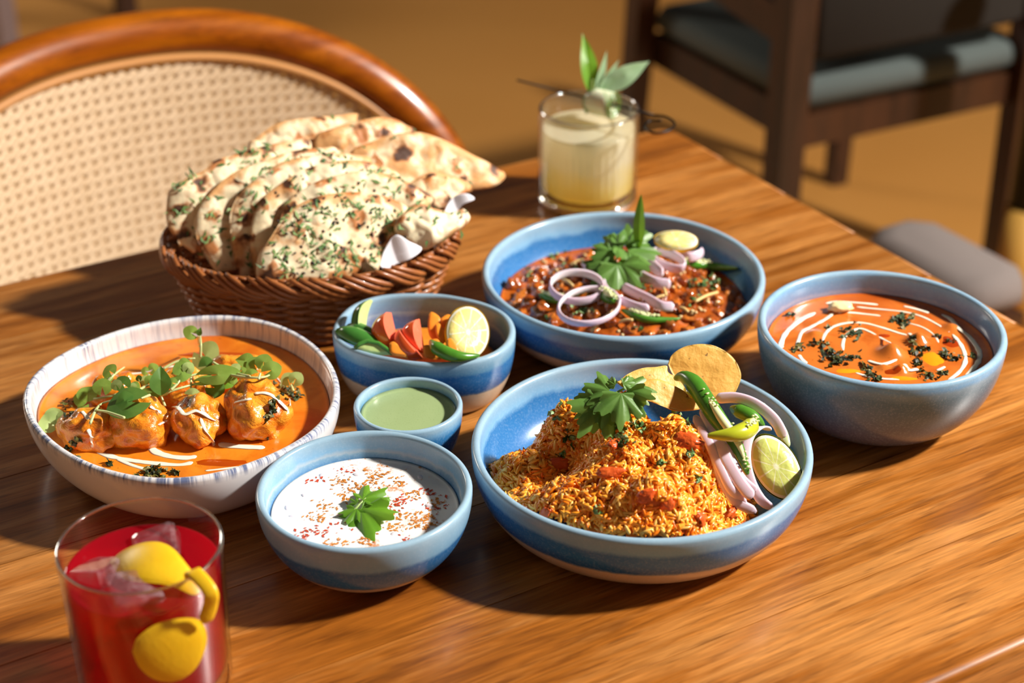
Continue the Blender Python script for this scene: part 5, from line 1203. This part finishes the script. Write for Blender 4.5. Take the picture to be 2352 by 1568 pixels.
NA = [('front garlic naan with green herbs and black seeds facing out of the basket', [(604, 646), (593, 626), (597, 584), (623, 545), (650, 503), (685, 470), (740, 448), (810, 440), (880, 446), (945, 476), (928, 505), (898, 525), (888, 560), (872, 615), (856, 636), (730, 656)], 0, NN, M_NAAN, 430, 70),
      ('garlic naan just behind the front one with a toasted top rim', [(620, 640), (640, 530), (658, 470), (684, 442), (742, 411), (837, 391), (906, 404), (960, 428), (999, 450), (985, 475), (930, 520), (880, 590), (740, 630)], .013, NN, M_NAAN, 260, 30),
      ('seeded garlic naan with a pale curved side, second layer of the fan', [(596, 650), (582, 590), (578, 520), (600, 462), (640, 425), (690, 392), (750, 374), (814, 366), (876, 376), (920, 396), (930, 440), (860, 560), (720, 620)], .0245, NN, M_NAAN, 220, 24),
      ('blistered garlic naan with black char bubbles, mid fan', [(556, 640), (536, 570), (530, 495), (552, 443), (598, 404), (646, 373), (703, 358), (761, 349), (820, 352), (860, 372), (820, 520), (680, 600)], .036, NN, M_NAAN, 190, 10),
      ('pale herb-flecked garlic naan in the left half of the fan', [(500, 625), (462, 565), (447, 511), (464, 465), (506, 419), (552, 388), (608, 368), (669, 346), (742, 336), (790, 346), (760, 480), (620, 590)], .0475, NN, M_NAAN, 230, 0),
      ('outermost garlic naan with a charred edge against the cane chair', [(460, 592), (412, 551), (385, 510), (386, 446), (402, 425), (436, 405), (470, 390), (494, 368), (570, 344), (665, 321), (720, 323), (700, 440), (580, 560)], .059, NN, M_NAAN, 200, 0),
      ('plain naan with blackened edge at the back of the stack', [(580, 470), (571, 339), (589, 316), (631, 285), (684, 272), (761, 265), (822, 257), (822, 282), (800, 470), (690, 520)], .084, NN, M_NAANP, 26, 0),
      ('plain naan with a dark arched rim at the back of the stack', [(730, 460), (723, 323), (761, 295), (837, 273), (895, 268), (935, 285), (958, 310), (945, 450), (850, 505)], .071, NN, M_NAANP, 16, 0),
      ('large plain naan with a pointed tip sticking out over the table', [(790, 440), (807, 350), (849, 325), (914, 306), (971, 304), (1029, 325), (1086, 354), (1136, 377), (1166, 397), (1155, 416), (1128, 430), (1082, 438), (1040, 462), (950, 515), (850, 520)], .0525, NN, M_NAANP, 12, 0),
      ('plain naan flap folded below the pointed naan', [(930, 440), (945, 418), (985, 398), (1040, 402), (1085, 425), (1060, 452), (1020, 475), (960, 490)], .037, NN, M_NAANP, 6, 0),
      ('small crumpled garlic naan end poking over the basket rim', [(922, 556), (908, 518), (924, 492), (962, 468), (998, 478), (1040, 486), (1067, 478), (1082, 498), (1068, 519), (1040, 538), (1006, 561), (968, 574)], -.0110, NN, M_NAAN, 60, 4)]
for i, (lab, px, k, nr, mt, hb, sd) in enumerate(NA):
    naan(lab, px, pl(k), nr, mt, .0085 if i < 10 else .018, hb, int(sd*1.6), .0044 if i < 10 else .008, .12, i+1)
M_PAPER = Mat('paper_napkin', S(238, 236, 244), .8).m
fold = lambda u, v, f: .004*math.sin(u*160+v*60)
o = outline_slab('paper_napkin', [(872, 612), (883, 576), (906, 541), (936, 556), (968, 571), (940, 596), (910, 606), (890, 620)], pl(-.019), NN, .0008, M_PAPER, fold, rings=8, n=48, bend=-.1); tag(o, 'folded white paper napkin corner at the basket front', 'napkin', 'paper napkins in the basket')
o = outline_slab('paper_napkin', [(1020, 490), (1030, 468), (1045, 450), (1068, 447), (1086, 459), (1060, 472), (1045, 490)], pl(.018), NN, .0008, M_PAPER, fold, rings=8, n=48, bend=-.15); tag(o, 'white paper napkin tip peeking between naan and basket rim', 'napkin', 'paper napkins in the basket')
# ------------------------------------------------------------------ drinks
def schlick(m, f0):
    fc = m.n('ShaderNodeLayerWeight', {'Blend': .5}).outputs['Facing']; return m.math('MULTIPLY_ADD', m.math('POWER', fc, 5.0), 1-f0, f0)
def thin_glass(name, tint=(.96, .97, .97, 1), rough=.03, boost=1.0):
    m = Mat(name); m.nt.nodes.remove(m.b)
    f = schlick(m, .035); tr = m.n('ShaderNodeBsdfTransparent', {'Color': tint}); gl = m.n('ShaderNodeBsdfGlossy', {'Roughness': rough})
    mx = m.n('ShaderNodeMixShader', {0: m.math('MULTIPLY', f, boost), 1: tr.outputs[0], 2: gl.outputs[0]}); m.nt.links.new(mx.outputs[0], m.out.inputs['Surface']); return m.m
M_GLASS = thin_glass('clear_glass', boost=1.8)
def rim_mat(name, c, k=.4):
    return Mat(name, c, .03, Transmission_Weight=1.0, IOR=1.5).m
def ring(r, z, t, n=96): return tube([(r*math.cos(2*PI*i/n), r*math.sin(2*PI*i/n), z) for i in range(n+1)], t, 8, caps=False)
def glass_mesh(R, H, t, zb, ribs=0, z0=.018, z1=.07, depth=.0008, n=160, taper=0.0):
    pr = [(0, .001), (R-.006, .001), (R-.002, .0), (R, .003)]+[(R, z) for z in np.linspace(.006, H-.0015, 26)]+[(R-t*.3, H-.0003), (R-t*.5, H), (R-t*.7, H-.0003)]
    pr += [(R-t, z) for z in np.linspace(H-.0015, zb+.004, 20)]+[(R-t-.003, zb), (0, zb)]
    V, Fc, UV = lathe(pr, n); o = len([1 for q in pr if 1])*0
    out = []
    for i, (x, y, z) in enumerate(V):
        k = i//n; r = math.hypot(x, y); s = 1.0
        if ribs and abs(r-R) < 1e-4 and z0 < z < z1: s = 1-depth/R*(.5+.5*math.cos(2*PI*ribs*(i % n)/n))*min(1, (z-z0)/.004, (z1-z)/.004)
        if taper: s *= 1-taper*(1-z/H)
        out.append((x*s, y*s, z))
    return out, Fc
PG = (.0724, 1.4962)
g = thing('rocks_glass', 'fluted rocks glass of pale cocktail standing near the table corner', 'glass', (PG[0], PG[1], 0))
V, Fc = glass_mesh(.0475, .095, .0030, .013, 40); build('tumbler', V, Fc, M_GLASS, g)
V, Fc = ring(.0460, .0944, .0010); build('rim', V, Fc, rim_mat('glass_edge', S(250, 250, 248)), g)
V, Fc = ring(.0440, .0062, .0042); build('heel', V, Fc, rim_mat('glass_heel', S(250, 250, 248)), g)
m = Mat('cloudy_cocktail', rough=.12); z = m.n('ShaderNodeSeparateXYZ', {0: m.n('ShaderNodeTexCoord').outputs['Object']}).outputs[2]
zz = m.math('ADD', z, m.math('MULTIPLY', m.math('SUBTRACT', m.noise(m.coord('Object', (1, 1, 1)), 30, 2), .5), .03))
c = m.ramp(m.step(zz, .012, .072), [(0, S(248, 218, 96)), (.30, S(250, 234, 156)), (.6, S(248, 242, 214)), (1, S(248, 242, 214))]); m.color(c)
t = m.n('ShaderNodeBsdfTranslucent', {'Color': c}); mx = m.n('ShaderNodeMixShader', {0: .58, 1: m.b.outputs[0], 2: t.outputs[0]}); m.nt.links.new(mx.outputs[0], m.out.inputs['Surface'])
V, Fc, _ = lathe([(0, .0136), (.040, .0136), (.0438, .017)]+[(.0441, z_) for z_ in np.linspace(.02, .0755, 14)]+[(.0435, .0757), (0, .0755)], 320)
V = [(x*(1-.012*(.5+.5*math.cos(40*math.atan2(y, x)))*(.02 < z_ < .066)), y*(1-.012*(.5+.5*math.cos(40*math.atan2(y, x)))*(.02 < z_ < .066)), z_) for x, y, z_ in V]
tag(build('pale_cocktail', V, Fc, m.m, loc=(PG[0], PG[1], 0)), 'cloudy pale yellow cocktail inside the fluted glass', 'drink')
p0, p1 = at(1188, 184, .0985), at(1502, 264, .0985)
pk = thing('cocktail_pick', 'black metal cocktail pick with looped end lying across the pale drink', 'cocktail pick', p0)
V, Fc = tube([q-p0 for q in (p0, p0.lerp(p1, .5), p1)], .0011, 8); build('shaft', V, Fc, M_BLKMET, pk)
lp = [p1]+[at(x, y, zz_) for x, y, zz_ in ((1530, 268, .0985), (1550, 283, .0975), (1535, 300, .096), (1500, 305, .096), (1482, 292, .0965), (1492, 278, .098), (1520, 276, .099))]
V, Fc = tube([q-p0 for q in spline(lp, 36)], .0011, 8); build('loop', V, Fc, M_BLKMET, pk)
# rolled cucumber ribbon with leaves, skewered on the pick
rc = p0.lerp(p1, .635); ax = (p1-p0).normalized(); e1 = Vector((0, 0, 1)); e2 = ax.cross(e1).normalized()
def cc_(u, v, s):
    a, b = S(228, 232, 200), S(70, 110, 36); k = 1.0 if abs(u) > .9 else .12*abs(u); return tuple(a[i]*(1-k)+b[i]*k for i in range(4))
P = [e2*((.0050+.0085*i/40)*math.cos(i/40*2*PI*2.1+.6))+e1*((.0050+.0085*i/40)*math.sin(i/40*2*PI*2.1+.6)*1.05) for i in range(41)]
V, Fc, C = ribbon(P, ax, .0140, .0011, cc_); o = build('cucumber_roll', V, Fc, tintmat('cucumber_ribbon', .25, Subsurface_Weight=.3, Subsurface_Scale=.004), loc=rc, col=C); tag(o, 'rolled pale cucumber ribbon skewered above the pale drink', 'cucumber')
ms = thing('mint_sprig', 'fresh green mint sprig sticking up from the cucumber roll', 'mint', rc+Vector((-.008, 0, .006)))
M_MINT = leafmat('mint_leaf', S(74, 132, 24), S(128, 178, 44), .4, .35); M_MINT2 = leafmat('mint_leaf_pale', S(120, 158, 110), S(168, 192, 160), .35, .2)
mbp = rc+Vector((-.010, 0, .010))
leafpx(ms, mbp, (1341, 74), 'pointed', M_MINT, .15, .42, 1.0); leafpx(ms, mbp+Vector((.004, 0, 0)), (1396, 116), 'pointed', M_MINT2, .1, .26, 1.0); leafpx(ms, mbp+Vector((.006, 0, 0)), (1424, 136), 'pointed', M_MINT2, .1, .24, 1.0)
leafpx(ms, mbp+Vector((.009, 0, .002)), (1494, 139), 'pointed', M_MINT2, .2, .50, .9); leafpx(ms, mbp+Vector((-.002, 0, -.012)), (1345, 262), 'pointed', M_MGD, .2, .8, .9)
stem(ms, [rc+Vector((-.006, 0, -.004)), mbp, mbp+Vector((0, 0, .012))], .0012)

PK_C = (-.215, .7987); PKR, PKH = .0478, .100
g = thing('tumbler_glass', 'smooth thin tumbler of red drink near the white dish', 'glass', (PK_C[0], PK_C[1], 0))
V, Fc = glass_mesh(PKR, PKH, .0020, .008, taper=.05); build('tumbler', V, Fc, thin_glass('rosy_glass', (.97, .95, .96, 1), .02, 1.5), g)
V, Fc = ring(PKR-.001, PKH-.0005, .0008); build('rim', V, Fc, rim_mat('rosy_edge', S(252, 246, 248)), g)
m = Mat('red_drink', S(196, 8, 22), .04)
tr = m.n('ShaderNodeBsdfTransparent', {'Color': (.80, .035, .055, 1)}); tl = m.n('ShaderNodeBsdfTranslucent', {'Color': S(236, 20, 44)})
df = m.n('ShaderNodeBsdfDiffuse', {'Color': S(214, 30, 50)}); td = m.n('ShaderNodeMixShader', {0: .45, 1: tl.outputs[0], 2: df.outputs[0]}); a = m.n('ShaderNodeMixShader', {0: .52, 1: tr.outputs[0], 2: td.outputs[0]}); fr = schlick(m, .02); gl = m.n('ShaderNodeBsdfGlossy', {'Roughness': .03})
b = m.n('ShaderNodeMixShader', {0: fr, 1: a.outputs[0], 2: gl.outputs[0]}); m.nt.links.new(b.outputs[0], m.out.inputs['Surface'])
V, Fc, _ = lathe([(0, .0086), (.0400, .0086), (.0425, .011)]+[(.0456*(1-.05*(1-q/PKH)), q) for q in np.linspace(.014, .0815, 10)]+[(.0448, .0822), (.043, .0818), (0, .0816)], 96)
tag(build('red_drink', V, Fc, m.m, loc=(PK_C[0], PK_C[1], 0)), 'clear red iced drink inside the thin tumbler', 'drink')
m = Mat('ice', S(236, 206, 212), .05); tr = m.n('ShaderNodeBsdfTransparent', {'Color': (.93, .80, .82, 1)}); fr = schlick(m, .05); gl = m.n('ShaderNodeBsdfGlossy', {'Roughness': .05})
fg = m.step(m.noise(m.coord('Object', (1, 1, 1), 3), 70, 3, .6), .45, .75)
a = m.n('ShaderNodeMixShader', {0: m.math('MULTIPLY_ADD', fg, .30, .06), 1: tr.outputs[0], 2: m.b.outputs[0]}); b = m.n('ShaderNodeMixShader', {0: m.math('MULTIPLY', fr, 1.3), 1: a.outputs[0], 2: gl.outputs[0]}); m.nt.links.new(b.outputs[0], m.out.inputs['Surface'])
Vb, Fb = box(-.5, .5, -.5, .5, -.5, .5, .09)
for (x, y, z_, s, r, lab) in ((300, 1385, .078, (.030, .026, .024), (.25, .2, .5), 'clear ice cube with the brightest glint in front of the lemon peel'), (205, 1345, .074, (.026, .026, .026), (-.3, .2, 1.1), 'ice cube against the glass wall beside the lemon peel'), (380, 1255, .076, (.027, .025, .024), (.2, -.3, .2), 'ice cube behind the lemon peel'), (450, 1320, .070, (.022, .022, .022), (.1, .3, .8), 'small ice cube beneath the lemon peel fold'), (300, 1500, .046, (.022, .022, .022), (.4, .1, .3), 'ice cube sunk low in the red drink')):
    p = at(x, y, z_); d = Vector((p.x-PK_C[0], p.y-PK_C[1])); 
    if d.length > .024: p.x, p.y = PK_C[0]+d.x/d.length*.024, PK_C[1]+d.y/d.length*.024
    o = build('ice_cube', [(a_*s[0], b_*s[1], c_*s[2]) for a_, b_, c_ in Vb], Fb, m.m, loc=p, rot=r, smooth=False); tag(o, lab, 'ice cube', 'ice cubes in the red drink')
c8 = lambda x, y: (x/3.35, 1100+y/3.35)
m = Mat('lemon_peel', rough=.4); v = m.coord('Object', (1, 1, 1)); m.color(m.mix(m.noise(v, 60, 2), S(240, 186, 10), S(252, 206, 40))); m.bump(m.noise(v, 500, 2), .25, .0006); m.b.inputs['Subsurface Weight'].default_value = .1; m.b.inputs['Subsurface Scale'].default_value = .003; M_PEEL = m.m
peel = thing('lemon_twist', 'yellow lemon peel twist hooked over the rim of the red drink', 'lemon peel', at(*c8(1500, 760), PKH))
def keep(o): 
    o.parent = peel; o.location = o.location-peel.location; return o
keep(outline_slab('inner_lobe', [c8(*p) for p in ((805, 545), (900, 482), (1050, 450), (1200, 456), (1320, 512), (1420, 620), (1505, 725), (1500, 790), (1440, 818), (1300, 792), (1100, 780), (950, 745), (860, 650))], at(*c8(1150, 640), .0935), Vector((-.15, -.25, .95)), .0022, M_PEEL, rings=10, n=72, bend=.32))
dirc = Vector((-PK_C[0], -PK_C[1], 0)).normalized(); fp = Vector((PK_C[0], PK_C[1], .06))+dirc*(PKR+.0046); fq = fp-dirc*.0008
low = keep(outline_slab('outer_lobe', [c8(*p) for p in ((1020, 1345), (1060, 1235), (1200, 1130), (1400, 1083), (1545, 1108), (1597, 1230), (1560, 1380), (1480, 1500), (1350, 1572), (1200, 1560), (1080, 1470))], fp, dirc+Vector((0, 0, .12)), .0022, M_PEEL, rings=10, n=72, bend=.12))
rp = Vector((PK_C[0], PK_C[1], PKH)); ra = math.atan2(-PK_C[1]*.9, -PK_C[0]+.35)
q0 = at(*c8(1470, 770), .0945); qa = at(*c8(1540, 765), PKH)-rp; qa.z = 0; q1 = rp+qa.normalized()*(PKR-.001)+Vector((0, 0, .0022)); q2 = at_plane(*c8(1615, 860), fq, dirc); q3 = at_plane(*c8(1615, 980), fq, dirc); q4 = at_plane(*c8(1568, 1105), fq, dirc)
V, Fc, C = ribbon(spline([q0, q1, q2, q3, q4], 24), Vector((1, .25, .3)), .0042, .0010); build('bridge', [v_-peel.location for v_ in V], Fc, M_PEEL, peel)
